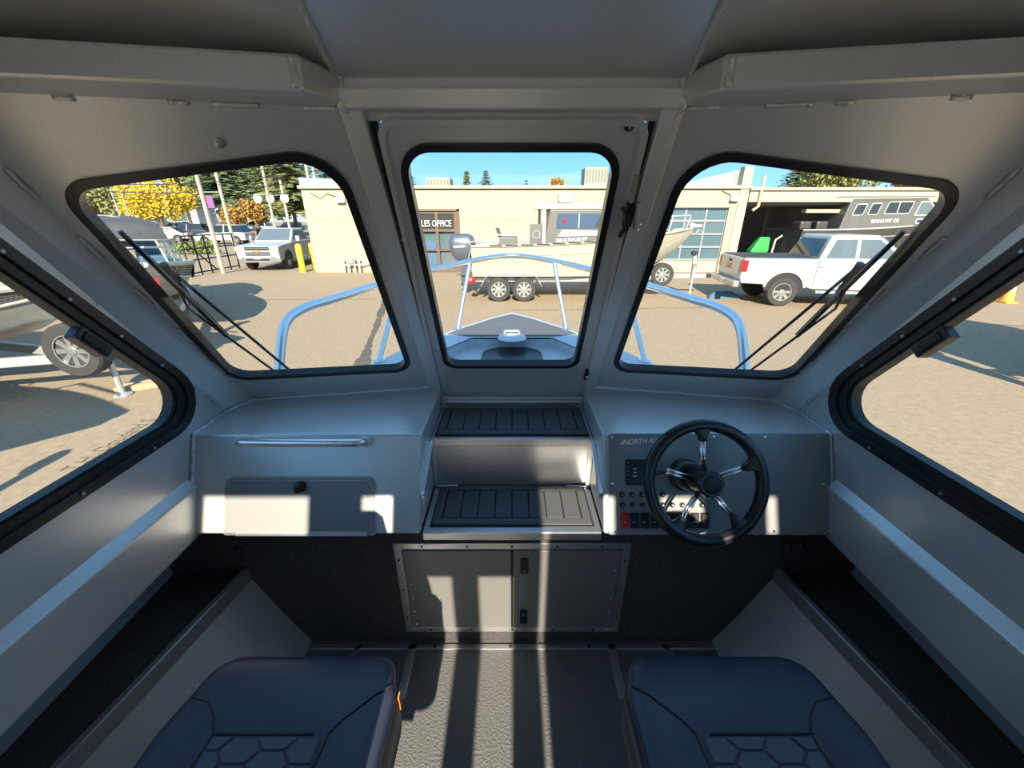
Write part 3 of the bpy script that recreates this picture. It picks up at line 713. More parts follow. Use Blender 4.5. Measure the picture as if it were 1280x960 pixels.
# ================================================================ FOREDECK OF OUR BOAT
fd = thing('boat_hull', 'silver foredeck and hull of the boat with recessed anchor well', 'hull', (0, 2.5, -1.9), kind='structure')
DZ = -.83
edge = [(-1.2, 1.3), (-1.13, 1.62), (-.90, 2.2), (-.745, 2.58), (-.46, 3.12), (-.2, 3.5), (0, 3.72)]
outline = edge+[(-x, y) for x, y in edge[-2::-1]]
well = [(-.46, 1.75), (.46, 1.75), (.46, 2.6), (.31, 2.87), (-.31, 2.87), (-.46, 2.6)]
FDK = (Vector((0, 0, DZ)), Vector((1, 0, 0)), Vector((0, 1, 0)), Vector((0, 0, 1)))
MB().plate(outline, [rpoly(well, .03, 3)], FDK, .012).build('foredeck', M_GREY_OUT, fd)
m = MB(); W_ = rpoly(well, .03, 3); n = len(W_)
m.add([Vector((x, y, DZ-.001)) for x, y in W_]+[Vector((x, y, DZ-.075)) for x, y in W_], [[i, (i+1) % n, (i+1) % n+n, i+n] for i in range(n)]+[[n+i for i in range(n)]])
wl_ = m.build('anchor_well', M_GREY_OUT, fd)
hp_ = rpoly([(-.215, 2.33), (.215, 2.33), (.215, 2.84), (-.215, 2.84)], .16, 6)
FWL = (Vector((0, 0, DZ-.075)), Vector((1, 0, 0)), Vector((0, 1, 0)), Vector((0, 0, 1)))
MB().plate(hp_, [], FWL, .01, .012).build('deck_hatch', M_BLACK, wl_, bevel=.003, label='dark tinted oval deck hatch')
MB().lathe([(.11, 0), (.10, .012), (.06, .02)], (0, 2.86, DZ), (0, 0, 1), 20).build('anchor_roller_plate', M_GREY_OUT, fd, smooth=True)
MB().tube([(-.07, 2.92, DZ+.005), (-.05, 2.93, DZ+.035), (.05, 2.93, DZ+.035), (.07, 2.92, DZ+.005)], .011, 8).build('cleat', M_ALU, fd, smooth='all')
pad = [(0, 3.64), (-.185, 3.44), (-.42, 3.10), (-.50, 2.96), (-.33, 2.90), (.33, 2.90), (.50, 2.96), (.42, 3.10), (.185, 3.44)]
MB().plate(pad, [], FDK, .006, .006).build('nonskid_pad', M_DECK, fd)
m = MB(); rr = []
for y, xs, xc, zk in ((-3, 1.22, 1.15, -1.9), (1.3, 1.22, 1.12, -1.9), (1.62, 1.14, 1.0, -1.88), (2.2, .91, .72, -1.8), (2.58, .755, .52, -1.68), (3.12, .47, .25, -1.42), (3.5, .21, .08, -1.15), (3.73, .01, .005, -.95)):
    zc = max(zk+.05, -1.55)
    rr.append([Vector((-xs, y, DZ-.004)), Vector((-xc, y, zc)), Vector((0, y, zk)), Vector((xc, y, zc)), Vector((xs, y, DZ-.004))])
m.loft(rr, cap=False, close=False); m.build('hull_shell', M_GREY_OUT, fd)
for s, nm in SIDES:
    m = MB().bb((-1.22, 1.35, DZ-.01), (-1.05, -3, DZ+.005)); side(m, s).build('side_deck', M_GREY_OUT, fd)
# bow rail
br = thing('bow_rail', 'bright aluminium bow rail with stanchions around the foredeck', 'rail', (0, 2.6, DZ))
half = [(-1.05, 1.58, DZ), (-1.06, 1.68, -.62), (-1.055, 1.76, -.48), (-1.04, 1.82, -.425), (-1.0, 1.92, -.398), (-.95, 2.06, -.392), (-.815, 2.52, -.378), (-.566, 3.03, -.347), (-.40, 3.30, -.33), (-.25, 3.5, -.318), (-.12, 3.66, -.312), (0, 3.71, -.310)]
def smoothp(pts, n=4):
    P_ = [Vector(p) for p in pts]; res = []
    for i in range(len(P_)-1):
        p0, p1, p2, p3 = P_[max(i-1, 0)], P_[i], P_[i+1], P_[min(i+2, len(P_)-1)]
        for k in range(n):
            t = k/n; res.append(.5*((2*p1)+(p2-p0)*t+(2*p0-5*p1+4*p2-p3)*t*t+(3*p1-p0-3*p2+p3)*t**3))
    res.append(P_[-1]); return res
full = half+[(-x, y, z) for x, y, z in half[-2::-1]]
MB().tube(smoothp(full), .021, 12).build('rail_tube', M_ALU, br, smooth='all')
for s in (-1, 1):
    for a, b in (((-.84, 2.34, DZ), (-.745, 2.67, -.37)), ((-.44, 3.1, DZ), (-.345, 3.37, -.325))):
        m = MB().tube([a, b], .0165, 10); so = side(m, s).build('stanchion', M_ALU, br, smooth=True)
        m = MB().lathe([(.04, 0), (.04, .008), (.022, .012)], a, (0, 0, 1), 14); side(m, s).build('foot_plate', M_ALU, so)

# ================================================================ YARD GROUND
M_ASPH = mat('sunlit_asphalt', (.305, .232, .156), .9, noise=.12, nscale=14., bump=.5, bscale=60, spec=.2)  # tan asphalt, one base colour with random tone
gnd = MB().poly([(-250, -120, GZ), (250, -120, GZ), (250, 300, GZ), (-250, 300, GZ)]).build('ground', M_ASPH, label='tan weathered asphalt of the boat yard', cat='ground', kind='structure', recenter=False)
M_TAR = mat('tar_stain', (.09, .075, .06), .9, noise=.3, nscale=8)
M_TARL = mat('faded_ground_paint', (.15, .10, .07), .9)
pts = [ground(u, v) for u, v in ((482, 372), (476, 392), (470, 410), (463, 425), (458, 442), (452, 456), (449, 466))]
wds = [.05, .09, .07, .05, .09, .14, .17]; rw = []
L_ = []; Rr = []
for i in range(len(pts)-1):
    for k in range(6):
        p = pts[i].lerp(pts[i+1], k/6); wd = (wds[i]+(wds[i+1]-wds[i])*k/6)*random.uniform(.5, 1.2)
        L_.append(p+Vector((-wd, 0, .004))); Rr.append(p+Vector((wd, 0, .004)))
m = MB(); n = len(L_); m.add(L_+Rr, [[i, i+1, n+i+1, n+i] for i in range(n-1)]); m.build('tar_streak', M_TAR, gnd)
for (u0, v0, u1, v1) in ((195, 356, 262, 344), (300, 375, 470, 374), (640, 388, 900, 384)):
    a, b = ground(u0, v0), ground(u1, v1); m = MB(); q = [a.lerp(b, k/14)+Vector((0, random.uniform(-.04, .04), .003)) for k in range(15)]
    m.add([p+Vector((0, -.02, 0)) for p in q]+[p+Vector((0, .02, 0)) for p in q], [[i, i+1, 16+i, 15+i] for i in range(14)]); m.build('crack', M_TAR, gnd)
g0, g1 = ground(96, 588), ground(196, 524)
text('painted_marking', 'T.H. Doudand S', M_TARL, gnd, g0+Vector((0, 0, .003)), g1-g0, Vector((-(g1-g0).y, (g1-g0).x, 0)), width=(g1-g0).length, height=.16, th=.001)

# ================================================================ SHARED OUTDOOR MATERIALS
M_CARW = mat('white_car_paint', (.41, .415, .39), .3, coat=.4)
M_CARS = mat('silver_car_paint', (.50, .51, .53), .3, .3, coat=.4)
M_CARB = mat('dark_blue_car_paint', (.035, .05, .09), .25, coat=.5)
M_CARG = mat('light_grey_car_paint', (.33, .34, .36), .3, .3, coat=.4)
M_CGLASS = mat('tinted_car_glass', (.02, .025, .03), .06, spec=.8)
M_CGLASSL = mat('light_car_glass', (.10, .125, .14), .08, spec=.8)
M_TIRE = mat('tyre_rubber', (.035, .034, .032), .8)
M_RIM = mat('alloy_rim', (.55, .55, .55), .3, .8)
M_TRIM = mat('black_trim', (.02, .02, .02), .5)
M_TAIL = mat('red_tail_light', (.55, .015, .02), .2)
M_LAMP = mat('clear_lamp', (.7, .72, .75), .15)
M_GOLD = mat('gold_emblem', (.65, .42, .05), .3, .5)
M_HULLW = mat('white_hull', (.39, .37, .30), .4, coat=.2)
M_HULLG = mat('grey_hull', (.13, .125, .12), .45, .2)
M_HULLD = mat('dark_grey_hull', (.06, .057, .055), .45, .2)
M_BOATB = mat('bare_boat_aluminium', (.50, .50, .48), .42, .7, noise=.06, nscale=20)
M_CANVAS = mat('charcoal_canvas', (.06, .062, .07), .85, noise=.2, nscale=4, bump=.3, bscale=6)
M_BOATW = mat('blue_tinted_window', (.05, .08, .14), .1, spec=.8)
M_GALV = mat('galvanised_steel', (.55, .56, .55), .45, .6, noise=.1, nscale=20)
M_OUTB = mat('outboard_silver_blue', (.11, .125, .155), .3, .4, coat=.3)
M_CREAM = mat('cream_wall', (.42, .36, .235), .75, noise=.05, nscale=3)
M_CREAMD = mat('cream_seam', (.36, .31, .21), .8)
M_CREAML = mat('cream_fascia', (.41, .36, .255), .7)
M_BROWN = mat('brown_frame', (.12, .075, .05), .5)
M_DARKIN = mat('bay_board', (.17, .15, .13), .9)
M_SIGNB = mat('dark_sign_board', (.03, .028, .026), .8)
M_YEL = mat('yellow_paint', (.80, .58, .02), .5)
M_WOODP = mat('pole_wood', (.38, .33, .27), .85, noise=.15, nscale=6)
M_WOODB = mat('timber_block', (.45, .30, .18), .8, noise=.2, nscale=30)
M_CONE = mat('orange_cone', (.85, .33, .04), .5)
M_LYEL = mat('yellow_leaves', (.62, .44, .03), .8, noise=.3, nscale=3)
M_LORG = mat('orange_leaves', (.36, .20, .045), .8, noise=.3, nscale=3)
M_LGRN = mat('evergreen_needles', (.12, .16, .06), .85, noise=.35, nscale=2)
M_LOLV = mat('olive_leaves', (.22, .22, .07), .85, noise=.35, nscale=2)
M_LDRK = mat('dark_evergreen_needles', (.05, .085, .04), .85, noise=.35, nscale=2)
M_BARK = mat('bark', (.13, .09, .06), .9, noise=.2, nscale=10)
M_HEDGE = mat('hedge_leaves', (.14, .19, .04), .85, noise=.3, nscale=4)
M_GREENP = mat('green_plastic', (.02, .30, .05), .5)
M_SHOPG = mat('shop_glass', (.08, .13, .15), .08, spec=.8)
M_BANNER = mat('purple_banner', (.20, .08, .22), .7)
M_HVAC = mat('rooftop_unit_paint', (.28, .265, .215), .7)
M_HVACD = mat('louvre_grey', (.16, .155, .12), .7)
M_BLUE = mat('blue_tarp', (.06, .12, .20), .7)

# ================================================================ VEHICLES
def wheel(parent, c, r, wd, ax=(0, 1, 0), spokes=8, out=1):
    c = Vector(c); a = Vector(ax)*out
    t = MB().lathe([(r*.58, -wd*.5), (r*.93, -wd*.5), (r, -wd*.36), (r, wd*.36), (r*.93, wd*.5), (r*.62, wd*.5), (r*.6, wd*.36)], c, a, 28).build('wheel', M_TIRE, parent, smooth=True)
    MB().lathe([(r*.61, wd*.3), (r*.61, wd*.44), (r*.56, wd*.44), (r*.54, wd*.28), (.01, wd*.28)], c, a, 24, cap=False).build('rim_barrel', M_TRIM, t, smooth=True)
    m = MB(); up = Vector((0, 0, 1)); x = a.cross(up).normalized()
    for k in range(spokes):
        an = 2*PI*k/spokes; d = x*math.cos(an)+up*math.sin(an); q = x*-math.sin(an)+up*math.cos(an); h = a*(wd*.40)
        m.prism([c+d*r*.1-q*r*.07+h, c+d*r*.58-q*r*.10+h, c+d*r*.58+q*r*.10+h, c+d*r*.1+q*r*.07+h], -a*wd*.1)
    m.lathe([(r*.17, wd*.3), (r*.17, wd*.45), (r*.1, wd*.47)], c, a, 12)
    m.lathe([(r*.62, wd*.40), (r*.62, wd*.47), (r*.56, wd*.47), (r*.56, wd*.40)], c, a, 28, cap=False)
    m.build('rim', M_RIM, t)
    return t
def arc(cx, cz, r, a0, a1, n=10): return [(cx+r*math.cos(R(a0+(a1-a0)*k/n)), cz+r*math.sin(R(a0+(a1-a0)*k/n))) for k in range(n+1)]
def pickup(name, label, paint, front):
    t = thing(name, label, 'truck', (0, 0, 0))
    W = .98; r = .40; xr, xf = -1.72, 1.93
    prof = [(-2.86, .62), (-2.30, .60)]+[p for p in arc(xr, .44, .50, 165, 15)]+[(-1.0, .50), (1.2, .48)]+[p for p in arc(xf, .44, .50, 170, 10)]+[(2.75, .46), (2.86, .60), (2.88, 1.0), (2.78, 1.14), (2.2, 1.20), (1.35, 1.26), (.9, 1.30), (-.95, 1.30), (-2.88, 1.30), (-2.90, .75)]
    body = MB().prism([(x, -W, z) for x, z in prof], (0, 2*W, 0)).build('body', paint, t, bevel=.03)
    # wheel-well liners and arch lips
    for x in (xr, xf):
        for s in (-1, 1):
            MB().prism([(px_, s*(W-.02), pz_) for px_, pz_ in arc(x, .44, .5, 0, 180, 14)], (0, -s*.03, 0)).build('wheel_well', M_TRIM, t)
            m = MB(); lo = arc(x, .44, .50, 10, 170, 14); hi = arc(x, .44, .56, 10, 170, 14); n = len(lo)
            m.add([(a, s*(W+.015), b) for a, b in lo]+[(a, s*(W+.015), b) for a, b in hi], [[i, i+1, n+i+1, n+i] for i in range(n-1)]); m.build('arch_lip', paint, t)
            wheel(t, (x, s*(W-.13), r), r, .27, out=s)
    # cab
    lo = [(1.25, .93), (-.98, .93), (-.98, -.93), (1.25, -.93)]; hi = [(.42, .76), (-.72, .76), (-.72, -.76), (.42, -.76)]
    cab = MB().hexa([(x, y, 1.28) for x, y in lo], [(x, y, 1.90) for x, y in hi]).build('cab', paint, t, bevel=.05)
    def on(x, z, s):
        k = (z-1.28)/.62; return (x, s*(.93-.17*k+.008), z)
    for s in (-1, 1):
        for q in (((.98, 1.33), (.42, 1.80), (-.02, 1.80), (-.02, 1.33)), ((-.12, 1.33), (-.12, 1.80), (-.62, 1.79), (-.82, 1.33))):
            MB().prism([on(x, z, s) for x, z in q], (0, s*.006, 0)).build('window', M_CGLASSL if s > 0 or not front else M_CGLASSL, cab)
        MB().tube([(1.05, s*.98, 1.36), (1.02, s*1.12, 1.38)], .03, 6).build('mirror_arm', M_TRIM, t)
        MB().box((1.0, s*1.18, 1.42), (.10, .20, .26)).build('mirror', M_TRIM if not front else paint, t, bevel=.03)
        for x in (1.30, -.07, -1.0):
            MB().bb((x-.006, s*(W-.002), .55), (x+.006, s*(W+.004), 1.27)).build('door_seam', M_TRIM, t)
        for x in (.12, -.86): MB().bb((x-.1, s*W, 1.08), (x+.1, s*(W+.03), 1.13)).build('door_handle', paint, t, bevel=.01)
        MB().bb((-.9, s*W*.9, .40), (1.3, s*(W+.06), .46)).build('running_board', M_GALV, t, bevel=.01)
        MB().bb((-2.91, s*(W-.19), .93), (-2.76, s*(W+.012), 1.25)).build('tail_light', M_TAIL, t, bevel=.02)
        if front:
            MB().bb((2.70, s*.58, .98), (2.90, s*(W+.005), 1.13)).build('headlight', M_LAMP, t, bevel=.03)
            MB().bb((2.72, s*.86, .90), (2.89, s*(W+.008), .975)).build('turn_signal', M_CONE, t, bevel=.01)
    MB().prism([(1.17, -.80, 1.345), (1.17, .80, 1.345), (.50, .68, 1.86), (.50, -.68, 1.86)], (.02, 0, .02)).build('windshield', M_CGLASSL, cab)
    MB().prism([(-.97, -.78, 1.36), (-.97, .78, 1.36), (-.77, .68, 1.80), (-.77, -.68, 1.80)], (-.015, 0, 0)).build('rear_window', M_CGLASS, cab)
    MB().bb((-2.84, -W+.07, 1.298), (-1.02, W-.07, 1.325)).build('bed_cover', M_TRIM, t, bevel=.01)
    tg = MB().bb((-2.915, -.78, .74), (-2.895, .78, 1.28)).build('tailgate', paint, t, bevel=.01)
    MB().bb((-2.93, -.10, 1.14), (-2.91, .10, 1.21)).build('tailgate_handle', M_TRIM, tg)
    MB().bb((-3.06, -W+.02, .50), (-2.88, W-.02, .68)).build('rear_bumper', M_RIM, t, bevel=.03)
    MB().bb((-3.07, -.16, .53), (-3.058, .16, .65)).build('licence_plate', M_WHITE, t)
    if not front: text('tailgate_letters', 'GMC', M_TAIL, tg, (-2.9165, .30, .93), (0, -1, 0), (0, 0, 1), width=.55, height=.16, th=.003, bold=.02)
    if front:
        gr_ = MB().bb((2.84, -.56, .72), (2.895, .56, 1.12)).build('grille', M_TRIM, t, bevel=.02)
        MB().bb((2.89, -.60, .89), (2.91, .60, .96)).build('grille_bar', paint, gr_)
        for k in range(4): MB().bb((2.89, -.55, .75+k*.045+(.16 if k > 2 else 0)), (2.90, .55, .765+k*.045+(.16 if k > 2 else 0))).build('grille_slat', M_RIM, gr_)
        MB().prism([(2.912, y, z) for y, z in ((-.16, .90), (-.05, .90), (-.05, .875), (.05, .875), (.05, .90), (.16, .90), (.19, .95), (.05, .95), (.05, .975), (-.05, .975), (-.05, .95), (-.19, .95))], (.01, 0, 0)).build('emblem', M_GOLD, gr_)
        bm_ = MB().prism([(2.72, -W, .42), (2.98, -.6, .42), (2.98, .6, .42), (2.72, W, .42)], (0, 0, .27)).build('front_bumper', M_RIM, t, bevel=.03)
        MB().bb((2.97, -.55, .50), (2.99, .55, .60)).build('bumper_intake', M_TRIM, bm_)
        MB().bb((2.985, -.16, .58), (2.995, .16, .68)).build('licence_plate', M_WHITE, bm_)
    return t
t = pickup('pickup_truck', 'white pickup truck seen from its right side, hitched to a boat trailer', M_CARW, False)
t.location = (9.0, 11.3, GZ); t.rotation_euler.z = R(-9); t.scale = (.95, .95, .95)
t = pickup('pickup_truck', 'silver white pickup truck facing the yard beside yellow bollards', M_CARS, True)
t.location = (-11.45, 20.9, GZ); t.scale = (.93, .93, .93); t.rotation_euler.z = R(-86)

def car(paint, suv):
    t = thing('parked_car', 'x', 'car')
    W = .88; h = 1.02 if suv else .86; H = 1.68 if suv else 1.42; r = .33
    prof = [(-2.2, .35)]+arc(-1.35, .33, .40, 175, 5, 8)+arc(1.35, .33, .40, 175, 5, 8)+[(2.15, .32), (2.22, .62), (2.05, h-.16), (1.1, h), (-1.6, h+.03), (-2.22, h-.02)]
    MB().prism([(x, -W, z) for x, z in prof], (0, 2*W, 0)).build('body', paint, t, bevel=.04)
    lo = [(1.05, .80), (-2.0 if suv else -1.75, .80), (-2.0 if suv else -1.75, -.80), (1.05, -.80)]; hi = [(.25, .62), (-1.8 if suv else -.95, .62), (-1.8 if suv else -.95, -.62), (.25, -.62)]
    g = MB().hexa([(x, y, h-.02) for x, y in lo], [(x, y, H-.04) for x, y in hi]).build('window_band', M_CGLASS, t)
    MB().hexa([(x*1.0, y*1.02, H-.06) for x, y in hi], [(x*.9, y*.9, H) for x, y in hi]).build('roof', paint, t, bevel=.02)
    for s in (-1, 1):
        for x in (-1.35, 1.35): wheel(t, (x, s*(W-.10), r), r, .2, spokes=5, out=s)
        MB().prism([(-.35, s*.80, h), (-.43, s*.625, H-.03), (-.51, s*.625, H-.03), (-.45, s*.80, h)], (0, s*.02, 0)).build('pillar', paint, t)
        MB().bb((2.10, s*.5, .60), (2.23, s*.84, .74)).build('headlight', M_LAMP, t, bevel=.02)
        MB().bb((-2.25, s*.55, .72), (-2.12, s*.86, .88)).build('tail_light', M_TAIL, t, bevel=.02)
    return t
protos = {}
spots = [(208, 303, M_CARW, 0, 200, 'white sedan parked just past the end of the black gate'), (236, 300, M_CARB, 1, 195, 'dark blue sport utility car parked below the yellow tree'),
         (222, 291, M_CARW, 1, 180, 'white sport utility car in the back row under the yellow tree'), (262, 296, M_CARG, 0, 170, 'light grey sedan parked behind the pole with the banner'),
         (284, 305, M_CARW, 1, 185, 'white sport utility car parked behind the gate bars'), (290, 293, M_CARW, 0, 180, 'white sedan parked in front of the red leafed bushes'),
         (318, 288, M_CARS, 1, 200, 'silver sport utility car below the round road signs'), (338, 289, M_CARG, 0, 10, 'light grey sedan parked beyond the silver pickup cab'),
         (362, 291, M_CARB, 1, 185, 'dark blue car parked behind the silver pickup bed'), (196, 288, M_CARG, 0, 180, 'light grey sedan at the far end of the parking rows')]
for (u, v, pm, suv, rz, lb) in spots:
    k = (pm.name, suv)
    if k not in protos: protos[k] = c = car(pm, suv)
    else: c = copy_tree(protos[k])
    p = ground(u, v); c.location = (p.x, p.y, GZ); c.rotation_euler.z = R(rz); c['label'] = lb; c['group'] = 'cars parked beyond the gate'

# ================================================================ BOATS AND TRAILERS
def hull_rings(L, W, zk, zc, zs0, zs1, n=14, flare=1.0):
    rr = []
    for i in range(n+1):
        f = i/n; x = L*f; b = 1-max(0, (f-.45)/.55)**2.3; zs = zs0+(zs1-zs0)*f**2
        k = max(0, (f-.55)/.45); zk_ = zk+(zs-zk-.15)*k**2.6; zc_ = zc+(zs-zc-.10)*k**2.4
        ws = W*max(b, .012); wc_ = W*.86*max(1-max(0, (f-.35)/.62)**1.8, .004) if f < .97 else .004
        rr.append([Vector((x, -ws, zs)), Vector((x, -(ws*.55+wc_*.45), (zs+zc_)/2)), Vector((x, -wc_, zc_)), Vector((x, 0, zk_)), Vector((x, wc_, zc_)), Vector((x, ws*.55+wc_*.45, (zs+zc_)/2)), Vector((x, ws, zs))])
    return rr
def trailer(label, L, W, tongue, wx, ax2, zt=.55, spare=None, letters=None):
    t = thing('boat_trailer', label, 'trailer')
    for s in (-1, 1):
        MB().prism([(-.1, s*W*.62-.04, zt), (L*.62, s*W*.62-.04, zt), (L*.62, s*W*.62+.04, zt), (-.1, s*W*.62+.04, zt)], (0, 0, .12)).build('side_rail', M_GALV, t, bevel=.01)
        MB().prism([(L*.62, s*W*.62-.04, zt), (L*.62, s*W*.62+.04, zt), (L+tongue-.9, s*.06+.04, zt), (L+tongue-.9, s*.06-.04, zt)], (0, 0, .12)).build('front_rail', M_GALV, t, bevel=.01)
        MB().bb((.1, s*.55-.05, zt+.12), (L*.6, s*.55+.05, zt+.2)).build('bunk', M_TRIM, t)
        for x in ([wx, wx+ax2] if ax2 else [wx]): wheel(t, (x, s*(W*.62+.20), .34), .34, .2, out=s)
        xa, xb = wx-.5, wx+(ax2 or 0)+.5; y = s*(W*.62+.20)
        fp = [(xa, .42), (xa+.14, .68), (xa+.30, .76), (xb-.30, .76), (xb-.14, .68), (xb, .42)]; m = MB(); n = len(fp)
        m.add([(x, y-.13, z) for x, z in fp]+[(x, y+.13, z) for x, z in fp]+[(x, y-.13, z+.02) for x, z in fp]+[(x, y+.13, z+.02) for x, z in fp],
              [[i, i+1, n+i+1, n+i] for i in range(n-1)]+[[2*n+i, 3*n+i, 3*n+i+1, 2*n+i+1] for i in range(n-1)]+[[n+i, n+i+1, 3*n+i+1, 3*n+i] for i in range(n-1)]+[[i, 2*n+i, 2*n+i+1, i+1] for i in range(n-1)])
        m.build('fender', M_GALV, t)
        MB().bb((-.16, s*W*.55-.12, zt+.02), (-.1, s*W*.55+.12, zt+.12)).build('tail_light', M_TAIL, t)
    for x in (wx, wx+(ax2 or 0)): MB().tube([(x, -W*.62-.1, .36), (x, W*.62+.1, .36)], .04, 8).build('axle', M_GALV, t)
    for x in (.1, L*.35, L*.6): MB().bb((x-.05, -W*.62, zt), (x+.05, W*.62, zt+.1)).build('cross_beam', M_GALV, t)
    e = L+tongue
    MB().bb((e-1.2, -.06, zt), (e, .06, zt+.12)).build('tongue', M_GALV, t, bevel=.01)
    MB().box((e+.06, 0, zt+.07), (.22, .10, .12)).build('coupler', M_TRIM, t, bevel=.02)
    j = MB().tube([(e-.45, -.14, .03), (e-.45, -.14, zt+.45)], .035, 10).build('jack', M_GALV, t)
    MB().lathe([(.10, 0), (.10, .02), (.04, .04)], (e-.45, -.14, .0), (0, 0, 1), 12).build('jack_foot', M_GALV, j)
    MB().tube([(e-.45, -.14, zt+.42), (e-.45, -.30, zt+.42), (e-.45, -.30, zt+.50)], .012, 6).build('jack_crank', M_GALV, j)
    wp_ = MB().prism([(L+.18, -.04, zt+.1), (L+.28, -.04, zt+.1), (L+.22, -.04, zt+.75), (L+.14, -.04, zt+.75)], (0, .08, 0)).build('winch_post', M_GALV, t)
    MB().lathe([(.07, -.08), (.07, .08)], (L+.16, 0, zt+.72), (0, 1, 0), 12).build('winch', M_RED if not ax2 else M_TRIM, wp_)
    if spare: wheel(t, spare, .34, .2, out=-1)
    if letters: text('trailer_letters', letters, M_TRIM, t, (L*.62+.15, -W*.62-.045, zt+.02), (1, .22, 0), (0, 0, 1), width=.9, height=.09, th=.012, bold=.02)
    return t
def place(t, loc, rz): t.location = loc; t.rotation_euler.z = R(rz); return t

# --- the white cabin boat on its trailer
cb = thing('cabin_boat', 'white cabin boat with grey outboard on a tandem trailer before the building', 'boat')
L, W = 6.4, 1.24
rr = hull_rings(L, W, .52, .70, 1.50, 1.93)
m = MB().loft(rr, cap=False, close=False); m.poly(rr[0]); m.build('hull', M_HULLW, cb, smooth=True)
m = MB(); dk = [[r_[0]-Vector((0, 0, .03)), r_[-1]-Vector((0, 0, .03))] for r_ in rr]; m.loft(dk, cap=False, close=False); m.build('deck', M_HULLW, cb)
for s in (0, -1):
    MB().tube([r_[s]+Vector((0, 0, .01)) for r_ in rr], .035, 6).build('gunwale', M_HULLW, cb)
    sg = -1 if s == 0 else 1
    for k in range(9):
        x0 = .5+k*.42; f = (x0+.17)/L; zz = 1.5+.43*f*f
        MB().bb((x0, sg*(W*(1-max(0, (f-.45)/.55)**2.3)+.03), zz+.012), (x0+.34, sg*(W*(1-max(0, (f-.45)/.55)**2.3)+.045), zz+.04)).build('rub_strip', M_TRIM, cb)
    for dz in (.28, .46):
        MB().tube([r_[s].lerp(r_[2 if s == 0 else 4], dz*1.1)+Vector((0, sg*.006, 0)) for r_ in rr[:-1]], .012, 5).build('chine_line', M_CREAMD, cb)
cabp = [(.95, 1.50), (4.15, 1.66), (3.35, 2.40), (1.05, 2.40)]
W2 = 1.08
cab = MB().prism([(x, -W2, z) for x, z in ((1.95, 1.52), (4.35, 1.70), (3.55, 2.42), (2.10, 2.42))], (0, 2*W2, 0)).build('cabin', M_HULLG, cb, bevel=.03)
for s in (-1, 1):
    y = s*(W2+.006)
    MB().prism([(x, y, z) for x, z in ((2.28, 1.96), (3.90, 1.96), (3.50, 2.32), (2.30, 2.32))], (0, s*.01, 0)).build('side_window', M_BOATW, cab)
    MB().bb((2.86, y, 1.96), (2.89, y+s*.02, 2.32)).build('window_divider', M_CARW, cab)
    MB().prism([(x, y, z) for x, z in ((3.30, 2.0), (3.78, 2.0), (3.50, 2.26), (3.44, 2.26))], (0, s*.016, 0)).build('vent_window', M_TRIM, cab)
    MB().prism([(x, y, z) for x, z in ((2.30, 1.74), (3.95, 1.78), (3.95, 1.88), (2.45, 1.93))], (0, s*.012, 0)).build('grey_panel', M_CARG, cab)
    m = MB(); [m.tube([(2.48+dx*.05, s*(W2+.02), 2.14+dz*.05), (2.48-dx*.05, s*(W2+.02), 2.14-dz*.05)], .022, 5) for dx, dz in ((1, .4), (-.3, 1), (.6, -1))]; m.build('red_emblem', M_RED, cab)
    MB().bb((1.92, s*(W2-.1), 1.5), (2.0, s*W2, 2.42)).build('rear_upright', M_GALV, cb)
text('boat_letters', '2500 ULTRACAB WT', M_WHITE, cab, (2.28, -(W2+.008), 1.61), (1, 0, .05), (0, 0, 1), width=.85, height=.085, th=.004, bold=0.)
MB().prism([(1.72, -W2-.02, 2.42), (3.62, -W2-.02, 2.42), (3.50, -W2-.02, 2.56), (1.80, -W2-.02, 2.54)], (0, 2*W2+.04, 0)).build('cabin_roof', M_CARW, cb, bevel=.03)
MB().prism([(3.60, -.95, 2.36), (3.60, .95, 2.36), (4.28, .95, 1.76), (4.28, -.95, 1.76)], (.03, 0, .03)).build('windshield', M_BOATW, cb)
MB().box((2.55, -.6, 2.70), (.42, .5, .24)).build('roof_unit', M_CARW, cb, bevel=.05)
MB().tube([(2.05, -.9, 2.56), (1.85, -.9, 2.62), (1.70, -.9, 2.48)], .03, 6).build('light_bar', M_GALV, cb)
bk = MB().bb((1.58, -1.0, 1.50), (1.94, -.95, 2.06)).build('rear_bulkhead', M_HULLG, cb)
MB().lathe([(.11, 0), (.11, .01), (.085, .01), (.085, .0)], (1.76, -1.0, 1.80), (0, -1, 0), 16, cap=False).build('round_logo', M_CARG, bk)
MB().bb((.75, -.75, 1.48), (1.25, .2, 1.72)).build('helm_bench', M_HULLG, cb, bevel=.02)
MB().prism([(.72, -.75, 1.72), (.80, -.75, 1.72), (.72, -.75, 1.95), (.64, -.75, 1.95)], (0, .9, 0)).build('bench_back', M_HULLD, cb)
MB().tube([(.7, -.8, 1.78), (1.3, -.8, 1.76), (1.32, -.8, 1.5)], .02, 6).build('bench_rail', M_GALV, cb)
